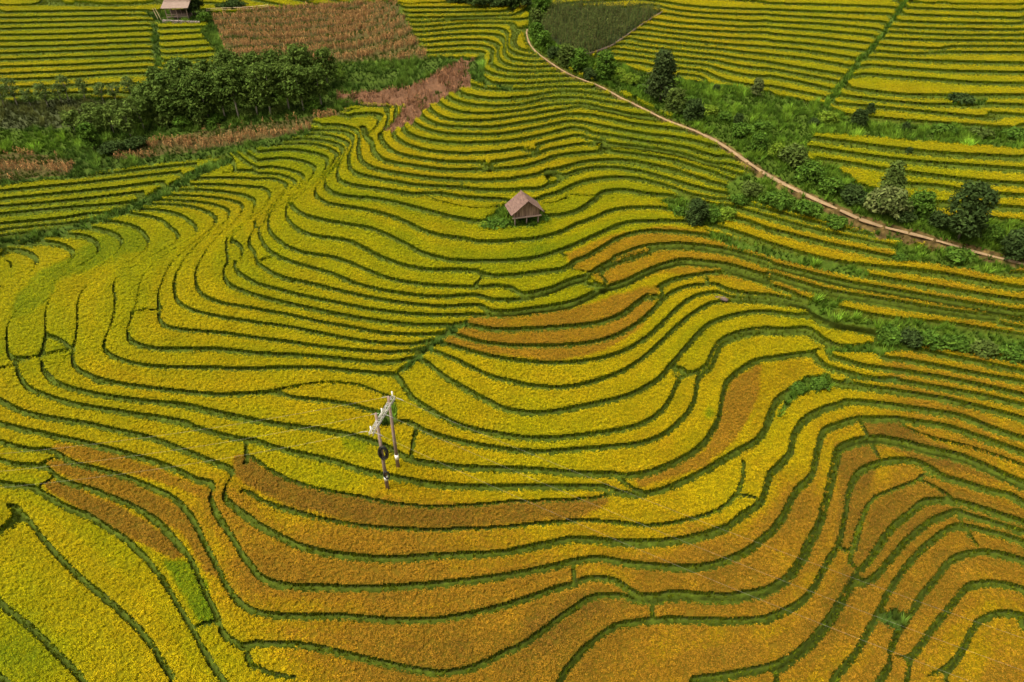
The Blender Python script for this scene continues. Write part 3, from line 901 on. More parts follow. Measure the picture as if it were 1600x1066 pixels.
anyin |= (INRICE[1:, 1:] | INRICE[:-1, 1:] | INRICE[1:, :-1] | INRICE[:-1, :-1]) & vw & (VV[1:, 1:] > 5000)
NEAR = INRICE.copy()
for a_ in (-1, 0, 1):
    for b_ in (-1, 0, 1): NEAR |= np.roll(np.roll(INRICE, a_, 0), b_, 1)
NEAR &= (CLS == RICE) & (TM > .4) & (DP > .8) & (DB > .12)
def off_edge(j, i):
    l_ = bil(L, j, i); f_ = l_ - np.rint(l_); d_ = f_ / bil(GR, j, i)
    return ((d_ > .14) | (d_ < -bil(LM, j, i) - .06)) & (bil(DB, j, i) > .2)
for name, lo, hi, lab in (("young_rice", -1, .62, "yellow green rice, not yet ripe, on the higher terraces"),
                          ("golden_rice", .62, 1.22, "golden yellow rice on the middle terraces around the power poles"),
                          ("ripe_rice", 1.22, 3, "orange brown fully ripe rice on the lower terraces")):
    j, i = scatter(NEAR & (RIPE > lo) & (RIPE <= hi), dens); ok = off_edge(j, i); j, i = j[ok], i[ok]
    r = np.clip(bil(RIPE, j, i) + rng.normal(0, .09, len(j)), 0, 2)
    d_ = bil(DIST, j, i)
    c = ripe_colour(r) * rng.lognormal(0, .13, (len(j), 1)) * (1 + .07 * bil(LUM, j, i))[:, None]
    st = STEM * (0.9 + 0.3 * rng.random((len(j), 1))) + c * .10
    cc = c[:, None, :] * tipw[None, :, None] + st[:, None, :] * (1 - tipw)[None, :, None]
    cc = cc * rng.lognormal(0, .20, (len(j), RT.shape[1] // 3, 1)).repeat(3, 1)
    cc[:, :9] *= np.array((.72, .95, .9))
    a = rng.random(len(j)) * 6.2832; ca, sa = np.cos(a)[:, None], np.sin(a)[:, None]
    v = RT[rng.integers(0, len(RT), len(j))] * (rng.uniform(.84, 1.14, len(j)))[:, None, None]
    wide = np.clip(.85 + d_ / 450, 1.0, 1.12)[:, None]
    lx, ly = rng.normal(0, .05, (2, len(j), 1))
    P = np.stack([(v[..., 0] * ca - v[..., 1] * sa) * wide + lx * v[..., 2] + bil(PX, j, i)[:, None], (v[..., 0] * sa + v[..., 1] * ca) * wide + ly * v[..., 2] + bil(PY, j, i)[:, None], v[..., 2] + bil(PZ, j, i)[:, None]], -1).reshape(-1, 3)
    T = (RTRI[None] + (np.arange(len(j)) * RT.shape[1])[:, None, None]).reshape(-1, 3)
    fm = anyin & (RIPE[1:, 1:] > lo) & (RIPE[1:, 1:] <= hi)
    q = Q[fm.ravel()]; un, inv = np.unique(q, return_inverse=True); q = inv.reshape(q.shape) + len(P)
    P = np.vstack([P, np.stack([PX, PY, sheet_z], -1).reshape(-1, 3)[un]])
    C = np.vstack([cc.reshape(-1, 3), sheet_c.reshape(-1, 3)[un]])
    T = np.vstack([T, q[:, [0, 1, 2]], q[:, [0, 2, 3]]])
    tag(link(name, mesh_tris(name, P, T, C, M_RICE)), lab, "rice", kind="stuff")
    print(name, len(j), len(T))

# the leafy green outer side of the rice along every lip
ET, ETRI = blade_tuft(8, .44, .10, .06, seed=5)
NL = NEAR & (np.abs(DEDGE) < .9)
j, i = scatter(NL, np.clip(60 - DIST * .2, 30, 50))
l_ = bil(L, j, i); d_ = (l_ - np.rint(l_)) / bil(GR, j, i); ok = (d_ > .07) & (d_ < .26); j, i = j[ok], i[ok]
c = np.array((.070, .105, .005)) * rng.lognormal(0, .25, (len(j), 1)) + ripe_colour(bil(RIPE, j, i)) * .06
o = tufts("rice_leaves", j, i, ET, ETRI, rng.uniform(.75, 1.05, len(j)), np.repeat(c[:, None, :], ET.shape[1], 1), M_RICE, lean=.05)
tag(o, "green rice leaves and stems along the outer lips of the terraces", "rice", kind="stuff"); print("lip", len(j))

# grass on the banks between the terraces
GT, GTRI = blade_tuft(8, .34, .20, .065, seed=2)
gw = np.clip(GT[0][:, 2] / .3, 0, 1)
bank = (CLS == RICE) & ~INRICE & (DP > 0.38)
j, i = scatter(bank, np.clip(24 - DIST * .13, 8, 18))
gcol = np.array((.080, .104, .003)) * rng.lognormal(0, .3, (len(j), 1)) + np.array((.03, .02, 0)) * rng.random((len(j), 1)) ** 3
gcol = gcol * np.interp(bil(VV, j, i), (250, 420, 640, 760), (.72, .8, 1, 1.2))[:, None]  # bank shade put into the colour: darker uphill, where soft light leaves it flat
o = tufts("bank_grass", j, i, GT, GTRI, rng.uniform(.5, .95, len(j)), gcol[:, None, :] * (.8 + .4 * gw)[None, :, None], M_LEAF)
tag(o, "short dark green grass on the banks between rice terraces", "grass", kind="stuff"); print("bank", len(j))

# taller grass and weeds in the gullies
clump = noise2(14, 31, 2)
WT, WTRI = blade_tuft(9, .62, .34, .10, seed=3)
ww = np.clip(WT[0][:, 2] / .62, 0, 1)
for name, cl, base_, lab, dn in (("meadow_grass", GRASS, (.045, .090, .012), "green grass on the slopes and ditches beside the grove", 6.5),
                                 ("gully_weeds", WEEDS, (.060, .118, .010), "lush bright green weeds in the gullies beside the dirt path", 7.5),
                                 ("scrub_grass", DARKVEG, (.050, .062, .018), "dull olive scrub grass on the bank below the pale saplings", 6.5)):
    mk = (CLS == cl) & (DP > 0.34)
    if cl == WEEDS: mk &= ~((DP < .8) & (VV > 90) & (nz > 0))
    j, i = scatter(mk, dn)
    k_ = bil(clump, j, i)
    c = np.array(base_) * (rng.lognormal(0, .28, (len(j), 1)) * np.exp(.4 * k_)[:, None]) + np.array((.03, .02, .0)) * np.clip(k_, 0, 2)[:, None] * .6
    s = rng.uniform(.6, 1.3, len(j)) * np.clip(1 + .3 * k_, .5, 1.8)
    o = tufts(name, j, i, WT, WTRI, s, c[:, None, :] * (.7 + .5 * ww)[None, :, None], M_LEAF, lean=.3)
    tag(o, lab, "grass" if cl != WEEDS else "weeds", kind="stuff"); print(name, len(j))

# maize: dry field, green field, brown stubble
def corn_tuft(h, leaves, seed):
    r = np.random.default_rng(seed); out = []
    for _ in range(6):
        V = [(-.035, 0, 0), (.035, 0, 0), (r.normal(0, .08), r.normal(0, .08), h)]
        for k in range(leaves):
            a = r.random() * 6.283; d = np.array((math.cos(a), math.sin(a), 0)); s = np.array((-d[1], d[0], 0)) * .06
            z0 = h * (.25 + .6 * k / leaves); l = r.uniform(.35, .6) * h / 1.7
            b = np.array((0, 0, z0)); m = b + d * l * .55 + np.array((0, 0, l * .35)); e = b + d * l + np.array((0, 0, -l * .25 * r.random()))
            V += [b, m + s, m - s, m - s, m + s, e]
        out.append(V)
    V = np.array(out, float)
    return V, np.arange(V.shape[1]).reshape(-1, 3)
rows = np.cos(2 * math.pi * ((PY + .10 * PX) / 4.4 + .08 * noise2(40, 12)))
for name, cl, h, nl, dn, ca_, cb_, lab, cat in (
        ("dry_maize", DRYCORN, 1.15, 5, 5.0, (.30, .17, .065), (.18, .088, .032), "dry straw coloured maize stalks in rows on the slopes beside the grove", "maize"),
        ("green_maize", CORN, 1.8, 7, 4.2, (.035, .058, .012), (.065, .075, .018), "dark green maize standing in the dense field above the dirt path", "maize"),
        ("brown_stubble", STUBBLE, .75, 5, 5.5, (.21, .105, .050), (.09, .043, .022), "reddish brown withered stubble on the bank beside the ridge terraces", "stubble")):
    T_, tr_ = corn_tuft(h, nl, 11 + cl)
    mk = (CLS == cl)
    j, i = scatter(mk, dn * np.where(cl == STUBBLE, np.clip(.8 + .6 * noise2(10, 52, 2), .1, 2), 1) * np.where(cl == DRYCORN, np.clip(.35 + 1.3 * rows + .3 * noise2(25, 44), .02, 1.7), 1))
    q = rng.random((len(j), 1)); c = (np.array(ca_) * q + np.array(cb_) * (1 - q)) * rng.lognormal(0, .42 if cl == STUBBLE else .25, (len(j), 1))
    cc = np.repeat(c[:, None, :], T_.shape[1], 1)
    if cl == CORN:
        cc[:, :3] = np.array((.16, .13, .05)) * rng.uniform(.6, 1.2, (len(j), 1, 1))
    o = tufts(name, j, i, T_, tr_, rng.uniform(.75, 1.2, len(j)), cc, M_LEAF, lean=.08)
    tag(o, lab, cat, kind="stuff"); print(name, len(j))
j, i = scatter(((CLS == DRYCORN) & (rows < .2)) | ((CLS == STUBBLE) & (noise2(12, 71, 2) > .5)), 7.5)
c = np.array((.05, .075, .009)) * rng.lognormal(0, .3, (len(j), 1))
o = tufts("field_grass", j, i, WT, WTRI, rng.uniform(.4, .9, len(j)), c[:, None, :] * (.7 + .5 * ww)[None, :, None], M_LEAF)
tag(o, "green grass growing between the rows of dry maize", "grass", kind="stuff")

# the dirt path
fi, fj = cells(PATH); px, py = bil(PX, fj, fi), bil(PY, fj, fi)
keep = [0]
for k in range(1, len(px)):
    if math.hypot(px[k] - px[keep[-1]], py[k] - py[keep[-1]]) > 0.8: keep.append(k)
px, py, fi, fj = px[keep], py[keep], fi[keep], fj[keep]
px, py = (gauss(np.tile(a_[:, None], (1, 3)), 1.2)[:, 1] for a_ in (px, py))
tx, ty = np.gradient(px), np.gradient(py); tl = np.hypot(tx, ty); nx, ny = -ty / tl, tx / tl
hgt = gauss(np.tile(height(bil(L, fj, fi))[:, None], (1, 3)), 1.5)[:, 1]
wd = 0.35 + .16 * np.sin(np.arange(len(px)) * .9) * rng.random(len(px))
wd = wd * np.clip((fi * DU + U0 - 760) / 420, .4, 1.1) * np.interp(fi * DU + U0, (1330, 1480), (1, .7))
PV = []
for k in range(-2, 3):
    s = wd * k / 2
    PV.append(np.stack([px + nx * s, py + ny * s, hgt + .17 - .02 * abs(k) + (.0 if abs(k) < 2 else -.06)], -1))
PV = np.stack(PV, 1); n_ = len(px)
ix = np.arange(n_ * 5).reshape(n_, 5)
QP = np.stack([ix[:-1, :-1], ix[1:, :-1], ix[1:, 1:], ix[:-1, 1:]], -1).reshape(-1, 4)
pc = np.array((.225, .155, .085)) * rng.lognormal(0, .10, (n_, 5, 1))
pc[:, [0, 4]] *= np.array((.85, .78, .7))
M_PATH = attr_mat("dry_earth", .95, .1, 0, (1.6, .75, 1.2), .06)
tag(link("footpath", mesh_tris("footpath", PV.reshape(-1, 3), QP, pc.reshape(-1, 3), M_PATH, True, True)), "pale pinkish dirt path running down beside the gully", "path", kind="structure")
# ---------------------------------------------------------------- plain procedural materials for the built things
def mat(name, col, col2=None, rough=.85, scale=(3, 3, 3), bump=.0, metal=0.0, detail=5.0):
    m = bpy.data.materials.new(name); m.use_nodes = True; n = m.node_tree; b = n.nodes["Principled BSDF"]
    b.inputs["Roughness"].default_value = rough; b.inputs["Metallic"].default_value = metal
    b.inputs["Specular IOR Level"].default_value = .25
    tc = n.nodes.new("ShaderNodeTexCoord"); mp = n.nodes.new("ShaderNodeMapping"); mp.inputs["Scale"].default_value = scale
    t = n.nodes.new("ShaderNodeTexNoise"); t.inputs["Scale"].default_value = 1.0; t.inputs["Detail"].default_value = detail; t.inputs["Roughness"].default_value = .65
    n.links.new(tc.outputs["Object"], mp.inputs[0]); n.links.new(mp.outputs[0], t.inputs["Vector"])
    r = n.nodes.new("ShaderNodeValToRGB"); r.color_ramp.elements[0].position = .32; r.color_ramp.elements[1].position = .68
    r.color_ramp.elements[0].color = (*col, 1); r.color_ramp.elements[1].color = (*(col2 or col), 1)
    n.links.new(t.outputs["Fac"], r.inputs[0]); n.links.new(r.outputs[0], b.inputs["Base Color"])
    if bump:
        bu = n.nodes.new("ShaderNodeBump"); bu.inputs["Distance"].default_value = bump
        n.links.new(t.outputs["Fac"], bu.inputs["Height"]); n.links.new(bu.outputs[0], b.inputs["Normal"])
    return m
M_PLANK = mat("weathered_planks", (.065, .034, .024), (.33, .215, .15), scale=(5, 5, .5), bump=.02)
M_DARKWOOD = mat("dark_wood", (.05, .033, .025), (.12, .08, .06), scale=(6, 6, 1.5))
M_BEAM = mat("grey_beam", (.20, .13, .10), (.33, .24, .19), scale=(1, 6, 6))
M_ROOF = mat("weathered_roof", (.085, .047, .037), (.165, .102, .08), scale=(6, 1.6, 1.6), bump=.015)
M_SHEET = mat("pinkish_roof", (.17, .115, .09), (.25, .185, .15), scale=(1.2, 4, 2), bump=.01)
M_POLE = mat("pole_concrete", (.15, .10, .075), (.26, .19, .145), scale=(4, 4, 1.2), bump=.004)
M_STEEL = mat("galvanised_steel", (.26, .25, .21), (.42, .40, .35), rough=.6, scale=(3, 3, 3), metal=.1)
M_WHITE = mat("white_band", (.70, .68, .62), (.80, .78, .74))
M_RUBBER = mat("black_cable", (.010, .010, .010), (.022, .021, .02), rough=.55)
M_WIRE = mat("bare_wire", (.28, .26, .20), (.36, .33, .27), rough=.5)
M_BAMBOO = mat("bamboo", (.42, .30, .17), (.58, .45, .28), scale=(2, 2, 2))
M_STONE = mat("stone_wall", (.10, .08, .06), (.32, .27, .22), scale=(1.6, 1.6, 2.2), bump=.05)
M_LOG = mat("log_bark", (.06, .04, .03), (.16, .11, .09), scale=(2, 9, 9), bump=.03)
M_BARK = mat("bark", (.07, .05, .035), (.19, .15, .11), scale=(4, 4, 1))
M_PALEBARK = mat("pale_bark", (.20, .17, .13), (.34, .30, .24), scale=(4, 4, 1))

class MB:
    """collects boxes, bars and tubes into one mesh"""
    def __init__(s): s.v = []; s.f = []
    def add(s, v, f):
        o = len(s.v); s.v += [tuple(p) for p in v]; s.f += [tuple(i + o for i in q) for q in f]
    def box(s, c, size, ax=None):
        A = np.eye(3) if ax is None else np.array(ax); c = np.array(c, float)
        P = [c + sum(A[k] * size[k] * .5 * sg[k] for k in range(3)) for sg in ((-1,-1,-1),(1,-1,-1),(1,1,-1),(-1,1,-1),(-1,-1,1),(1,-1,1),(1,1,1),(-1,1,1))]
        s.add(P, [(3,2,1,0),(4,5,6,7),(0,1,5,4),(1,2,6,5),(2,3,7,6),(3,0,4,7)])
    def tube(s, pts, rad, n=7, closed=False, cap=True):
        p = np.array(pts, float); rad = np.broadcast_to(rad, len(p)); k = len(p); V = []; up_ = np.array((0.31, 0.17, .93))
        for a in range(k):
            d = (p[(a + 1) % k] - p[a - 1]) if closed else p[min(a + 1, k - 1)] - p[max(a - 1, 0)]
            d = d / (np.linalg.norm(d) + 1e-9); x = np.cross(d, up_)
            if np.linalg.norm(x) < .1: x = np.cross(d, (1, 0, 0))
            x /= np.linalg.norm(x); y = np.cross(d, x)
            V += [p[a] + rad[a] * (math.cos(6.2832 * t / n) * x + math.sin(6.2832 * t / n) * y) for t in range(n)]
        F = []
        for a in range(k if closed else k - 1):
            b = (a + 1) % k
            F += [(a * n + t, a * n + (t + 1) % n, b * n + (t + 1) % n, b * n + t) for t in range(n)]
        if cap and not closed: F += [tuple(range(n))[::-1], tuple((k - 1) * n + t for t in range(n))]
        s.add(V, F)
    def build(s, name, m, parent=None, smooth=False, bevel=0):
        me = bpy.data.meshes.new(name); me.from_pydata([tuple(map(float, q)) for q in s.v], [], s.f); me.update()
        if smooth:
            me.polygons.foreach_set("use_smooth", np.ones(len(me.polygons), bool))
        me.materials.append(m); o = link(name, me, parent)
        if bevel:
            b = o.modifiers.new("bevel", 'BEVEL'); b.width = bevel; b.segments = 2
        return o

# ---------------------------------------------------------------- trees and bushes
KINDS = {   # leaf colour, second colour, leaf size, leaves per clump, clump radius, density of clumps, bark
 'grove': ((.042, .078, .012), (.09, .132, .022), .17, 26, .50, 1.0, M_PALEBARK),
 'light': ((.055, .095, .014), (.11, .15, .028), .15, 22, .46, .7, M_PALEBARK),
 'pale': ((.065, .105, .022), (.11, .15, .035), .13, 14, .40, .45, M_PALEBARK),
 'dark': ((.022, .040, .010), (.050, .080, .018), .15, 28, .42, 1.1, M_BARK),
 'green': ((.040, .090, .010), (.085, .150, .016), .15, 24, .42, 1.0, M_BARK),
 'lime': ((.10, .17, .012), (.16, .22, .02), .15, 24, .42, .9, M_BARK),
 'cone': ((.026, .046, .012), (.058, .080, .022), .15, 30, .42, 1.2, M_BARK),
 'flower': ((.055, .085, .016), (.14, .155, .05), .15, 26, .38, 1.0, M_BARK),
 'olive': ((.050, .080, .014), (.095, .13, .024), .16, 24, .44, .9, M_BARK),
}
def leaves(cent, rad, per, size, c1, c2, r):
    """clumps of small leaf blades round the given centres"""
    N = len(cent) * per; ctr_ = np.repeat(cent, per, 0); rr = np.repeat(rad, per)
    d = r.normal(size=(N, 3)); d /= np.linalg.norm(d, axis=1)[:, None]
    p = ctr_ + d * (rr * r.random(N) ** .45)[:, None] * np.array((1, 1, .72))
    nrm = d * .7 + np.array((0, 0, .6)) + r.normal(0, .45, (N, 3)); nrm /= np.linalg.norm(nrm, axis=1)[:, None]
    t = np.cross(nrm, r.normal(size=(N, 3))); t /= np.linalg.norm(t, axis=1)[:, None]; b = np.cross(nrm, t)
    s = size * r.uniform(.65, 1.35, N)[:, None]
    V = np.stack([p - t * s, p + b * s * .5, p + t * s - nrm * s * .35, p - b * s * .5], 1)
    q = np.clip(np.repeat(r.random(len(cent)), per) * .6 + r.random(N) * .4, 0, 1)[:, None]
    C = (np.array(c1) * (1 - q) + np.array(c2) * q) * r.lognormal(0, .22, (N, 1))
    return V.reshape(-1, 3), np.repeat(C, 4, 0)
def plant(name, u, v, wpx, hpx, kind, label, cat, group=None, shape='dome', trunk=.3, du=0):
    x, y, z, m = ground(u, v)
    elev = math.atan2(CAM_Z - z, math.hypot(x, y))
    Wd = wpx * m; H = hpx * m / math.cos(elev) * (1 if shape != 'dome' or hpx > wpx * .9 else .85)
    r = np.random.default_rng(int(u * 13 + v * 7 + wpx)); c1, c2, ls, per, cr, den, bark = KINDS[kind]
    root = empty(name, (x, y, z - .05)); tag(root, label, cat, group)
    tree = trunk > .12
    z0 = H * trunk * .75; hc = H - z0; R0 = Wd / 2
    cr_ = min(cr * np.clip(R0 / 1.3, .55, 1.7), R0 * .5)
    nC = int(np.clip(den * 3.2 * (R0 * R0 * hc) / (cr_ ** 2 * max(cr_, .3)) * .45 + 10, 10, 190))
    cs = []
    lob = [(r.uniform(0, 6.283), r.uniform(.25, .6), r.uniform(.5, 1)) for _ in range(6)]
    while len(cs) < nC:
        a = r.random() * 6.283; h = r.random()
        if shape == 'cone': prof = min(1, (1 - h) ** .6 * 1.02 + .10) * (.75 + .25 * min(1, h / .15))
        elif shape == 'layer': prof = math.sqrt(max(.05, 1 - (h * 1.5 - .75) ** 2 * 1.5))
        else: prof = math.sqrt(max(.04, 1 - (h * 1.25 - .35) ** 2))
        wob = 1 + .28 * sum(amp * math.cos(k_ + 1.7 * a * (n_ + 1) + h * 4) for n_, (k_, amp, _) in enumerate(lob[:3])) * .6
        rad_ = max(R0 - cr_ * .7, .1) * prof * wob * (r.random() ** .35)
        cs.append((rad_ * math.cos(a), rad_ * math.sin(a), z0 + cr_ * .5 + h * max(hc - cr_ * 1.1, .1)))
    cs = np.array(cs); lean_ = r.normal(0, .04, 2); cs[:, 0] += cs[:, 2] * lean_[0]; cs[:, 1] += cs[:, 2] * lean_[1]
    V, C = leaves(cs, cr_ * r.uniform(.7, 1.25, nC), per, ls * np.clip(R0 / 1.2, .6, 1.5), c1, c2, r)
    T = np.arange(len(V)).reshape(-1, 4); T = np.vstack([T[:, [0, 1, 2]], T[:, [0, 2, 3]]])
    link("crown" if tree else "foliage", mesh_tris(name + "_foliage", V, T, C, M_LEAF), root)
    b = MB(); tr = max(.025, H * .016)
    if tree:
        top = np.array((lean_[0] * H * .7, lean_[1] * H * .7, H * .72))
        b.tube([(0, 0, -.1), top * .3 + r.normal(0, .03, 3), top * .65 + r.normal(0, .05, 3), top], (tr * 1.25, tr, tr * .7, tr * .3), 6)
    for k in range(5 if tree else 6):
        e = cs[r.integers(0, nC)]; st = np.array((lean_[0] * e[2] * .5, lean_[1] * e[2] * .5, max(z0 * .7, e[2] * .4))) if tree else np.array((0, 0, -.05))
        b.tube([st, (st + e) / 2 + np.array((0, 0, .06 * H)), e], (tr * .55, tr * .4, tr * .15), 5)
    b.build("trunk" if tree else "stems", bark, root, True)
    return root

ORD = "first second third fourth fifth sixth seventh eighth ninth tenth eleventh twelfth thirteenth fourteenth".split()
G1 = "trees of the dark grove"
front = [(248, 190, 46, 60), (276, 194, 52, 74), (300, 188, 46, 66), (326, 191, 54, 80), (352, 185, 46, 70), (374, 186, 54, 82), (402, 180, 50, 70), (424, 181, 52, 80), (452, 173, 48, 70), (475, 173, 50, 68), (503, 167, 46, 64)]
for k, (u, v, w_, h_) in enumerate(front):
    plant("grove_tree", u, v, w_, h_, 'grove', f"slender dark tree, {ORD[k]} from the left along the grove's lower edge", "tree", G1, 'dome' if k in (0, 2, 5) else 'layer', (.12 if k < 4 else .3) + .04 * (k % 3))
back = [(262, 162, 50, 56), (295, 156, 54, 62), (332, 152, 48, 58), (366, 150, 54, 66), (402, 146, 48, 60), (436, 142, 52, 60)]
for k, (u, v, w_, h_) in enumerate(back):
    plant("grove_tree", u, v, w_, h_, 'grove', f"dense crowned tree, {ORD[k]} from the left in the grove's upper row", "tree", G1, 'layer', .25)
plant("grove_tree", 476, 142, 56, 68, 'grove', "tallest tree of the grove, bushy grey green, next to the dry maize", "tree", G1, 'dome', .3)
plant("grove_tree", 512, 134, 40, 56, 'grove', "bushy tree at the grove's right end above the green meadow strips", "tree", G1, 'dome', .3)
for k, (u, v, w_, h_, kd) in enumerate([(262, 196, 36, 22, 'olive'), (290, 198, 34, 20, 'green'), (316, 194, 32, 22, 'olive'), (338, 192, 30, 16, 'green'), (388, 184, 26, 16, 'light'), (436, 178, 28, 18, 'light'), (488, 172, 30, 20, 'green')]):
    plant("understory_bush", u, v, w_, h_, kd, f"low understory bush, {ORD[k]} from the left beneath the grove's lower edge", "bush", "understory bushes of the grove", 'dome', .05)
G2 = "light olive trees left of the grove"
for k, (u, v, w_, h_, kd) in enumerate([(118, 206, 40, 34, 'light'), (150, 216, 44, 40, 'light'), (178, 208, 44, 44, 'light'), (205, 216, 40, 46, 'light'), (226, 204, 44, 52, 'light'), (188, 186, 40, 30, 'olive'), (232, 180, 46, 44, 'grove'), (150, 186, 36, 26, 'olive')]):
    plant("light_tree", u, v, w_, h_, kd, f"light olive tree left of the grove, {['leftmost low one', 'low spreading one above the round dark bush', 'tall one in the middle', 'one just right of the round dark bush', 'one touching the grove', 'small upper one on the dark bank', 'darker one against the grove', 'small upper one nearest the pale saplings'][k]}", "tree", G2, 'layer', .3)
plant("round_bush", 150, 236, 34, 44, 'green', "round bright green bush standing alone at the low left end of the grove", "bush")
plant("dark_bush", 178, 240, 44, 22, 'dark', "low dark bush filling the gap between round bush and maize stubble", "bush")
plant("dark_bush", 214, 232, 40, 20, 'dark', "dark ground hugging bush above the lower dry maize strip", "bush")
G3 = "pale saplings below the left rice strips"
for k, (u, v, w_, h_) in enumerate([(8, 168, 20, 34), (28, 166, 30, 44), (50, 168, 22, 30), (76, 168, 30, 38), (98, 164, 22, 32), (108, 158, 22, 38), (134, 158, 24, 36), (162, 160, 26, 30), (182, 160, 24, 30), (208, 158, 26, 38)]):
    plant("pale_sapling", u, v, w_, h_, 'pale', f"thin pale sapling, {ORD[k]} from the left below the upper left rice strips", "tree", G3, 'layer', .45)
plant("roundtop_tree", 305, 24, 34, 38, 'dark', "dark tree crowding the right side of the upper shed", "tree", None, 'dome', .25)
plant("dark_bush", 322, 36, 24, 18, 'green', "small green bush beside the stone footing of the upper shed", "bush")
plant("dark_bush", 368, 14, 38, 18, 'dark', "dark rounded bush on the bank right of the upper shed", "bush")
plant("dark_bush", 344, 14, 18, 10, 'olive', "low bush between the upper shed and the dark rounded bush", "bush")
plant("dark_bush", 488, 4, 20, 9, 'dark', "small dark bush on the top edge of the big dry maize field", "bush")
for k, (u, v, w_, h_) in enumerate([(716, 6, 40, 20), (748, 10, 44, 24), (782, 13, 46, 26), (812, 16, 40, 30)]):
    plant("dark_bush", u, v, w_, h_, 'dark', f"dark bush of the thicket above the ridge terraces, {ORD[k]} from the left", "bush", "thicket above the ridge terraces")
G4 = "bushes between the dirt path and the opposite terraces"
for u, v, w_, h_, kd, lab in [
 (848, 20, 30, 28, 'green', "fresh green bush at the top left corner of the green maize field"),
 (838, 34, 22, 20, 'olive', "small olive bush where the path vanishes at the ridge top"),
 (840, 64, 24, 28, 'green', "leafy bush at the bend of the path below the maize field's left corner"),
 (850, 78, 30, 28, 'green', "broad dark green bush just right of the path's first bend"),
 (866, 92, 26, 22, 'dark', "small dark bush on the path edge below the maize field"),
 (884, 104, 30, 34, 'olive', "grey olive bush in the middle of the thicket under the maize field"),
 (902, 112, 36, 36, 'green', "rounded green bush at the lower tip of the green maize field"),
 (920, 124, 24, 20, 'dark', "low dark bush tucked between path and the bushy young tree"),
 (968, 122, 26, 18, 'lime', "yellow green low bush at the end of the low fence"),
 (936, 118, 24, 22, 'lime', "lime leaved shrub just left of the bushy young tree"),
 (985, 132, 32, 18, 'lime', "low bright bush between the bushy young tree and the conical tree"),
 (1005, 145, 30, 16, 'green', "low spreading bush at the left foot of the conical tree"),
 (1052, 178, 34, 40, 'olive', "greyish bush leaning on the right side of the conical tree"),
 (1082, 190, 34, 34, 'dark', "dark bush beside the path right of the conical tree"),
 (1078, 168, 28, 22, 'green', "green bush upslope behind the greyish bush"),
 (1108, 180, 30, 18, 'lime', "light green low bush on the gully floor left of the small round bush"),
 (1132, 190, 26, 16, 'green', "low green bush right above the kink of the path"),
 (1153, 196, 18, 20, 'dark', "small upright dark bush in the middle of the gully"),
 (1160, 212, 42, 22, 'green', "wide grassy bush above the steep stretch of path"),
 (1188, 206, 36, 20, 'green', "rounded low bush on the gully slope below the withered maize patch"),
 (1118, 148, 14, 14, 'dark', "tiny dark bush on the edge of the lowest opposite rice strip"),
 (1184, 236, 30, 28, 'green', "green bush on the outer side of the path's straight run"),
 (1212, 246, 30, 26, 'lime', "yellowish bush beside the dark flowered bank"),
 (1236, 258, 46, 38, 'olive', "large olive bush above the path with pale leaf tips"),
 (1262, 284, 46, 38, 'green', "big green bush overhanging the path's outer edge"),
 (1296, 302, 40, 30, 'green', "mid green bush left of the whitish flowering shrub's neighbour"),
 (1330, 318, 44, 34, 'dark', "dark bush pressed against the whitish flowering shrub"),
 (1436, 338, 44, 40, 'green', "green bush between the whitish flowering shrub and the big shade tree"),
 (1410, 344, 36, 22, 'dark', "low dark bush beneath the flowering shrub's right side"),
 (1462, 352, 32, 26, 'dark', "dark low bush at the left foot of the big shade tree"),
 (1548, 372, 40, 22, 'green', "low green bush right of the big shade tree"),
 (1584, 402, 48, 44, 'dark', "dark bush cut by the right edge of the photo above the path end"),
 (1530, 368, 26, 22, 'olive', "small olive bush close to the right foot of the big shade tree"),
 (1292, 192, 34, 24, 'lime', "lime tinted bush at the foot of the straight ditch"),
 (1270, 198, 20, 16, 'dark', "small dark bush left of the lime tinted bush"),
 (1340, 198, 26, 26, 'dark', "dark double bush rising above the lowest right hand strips"),
 (1358, 182, 16, 20, 'dark', "narrow dark bush behind the dark double bush"),
 (1414, 204, 14, 14, 'dark', "tiny upright bush in the long weedy bank right of the double bush"),
 (1470, 208, 46, 16, 'green', "long low bush in the middle of the weedy bank above the right strips"),
 (1530, 212, 44, 14, 'olive', "olive low bush in the weedy bank further right"),
 (1585, 216, 40, 16, 'green', "last low bush of the weedy bank at the photo's right edge"),
 (1418, 243, 12, 14, 'dark', "lone small bush standing among the right hand rice strips"),
 (1500, 160, 44, 16, 'dark', "dark reedy clump lying among the upper right strips")]:
    plant("gully_bush", u, v, w_, h_, kd, lab, "bush", G4, 'dome', .05)
plant("young_tree", 946, 128, 34, 46, 'green', "bushy young tree with short trunk below the end of the low fence", "tree", None, 'dome', .15)
plant("conical_tree", 1031, 160, 54, 76, 'cone', "large dark conical tree rising above the gully bushes", "tree", None, 'cone', .14)
plant("flowering_shrub", 1181, 152, 20, 30, 'flower', "thin shrub with whitish flowers in front of the opposite terraces", "shrub", None, 'dome', .3)
plant("flowering_shrub", 1381, 334, 66, 48, 'flower', "broad shrub covered in whitish flower clusters above the path", "shrub", None, 'dome', .12)
plant("spire_tree", 1386, 312, 42, 60, 'olive', "pointed olive tree standing behind the whitish flowering shrub", "tree", None, 'cone', .15)
plant("shade_tree", 1496, 374, 66, 90, 'dark', "big dark broad tree above the path near the right edge", "tree", None, 'dome', .18)
G5 = "bushes in the weedy banks between path and rice"
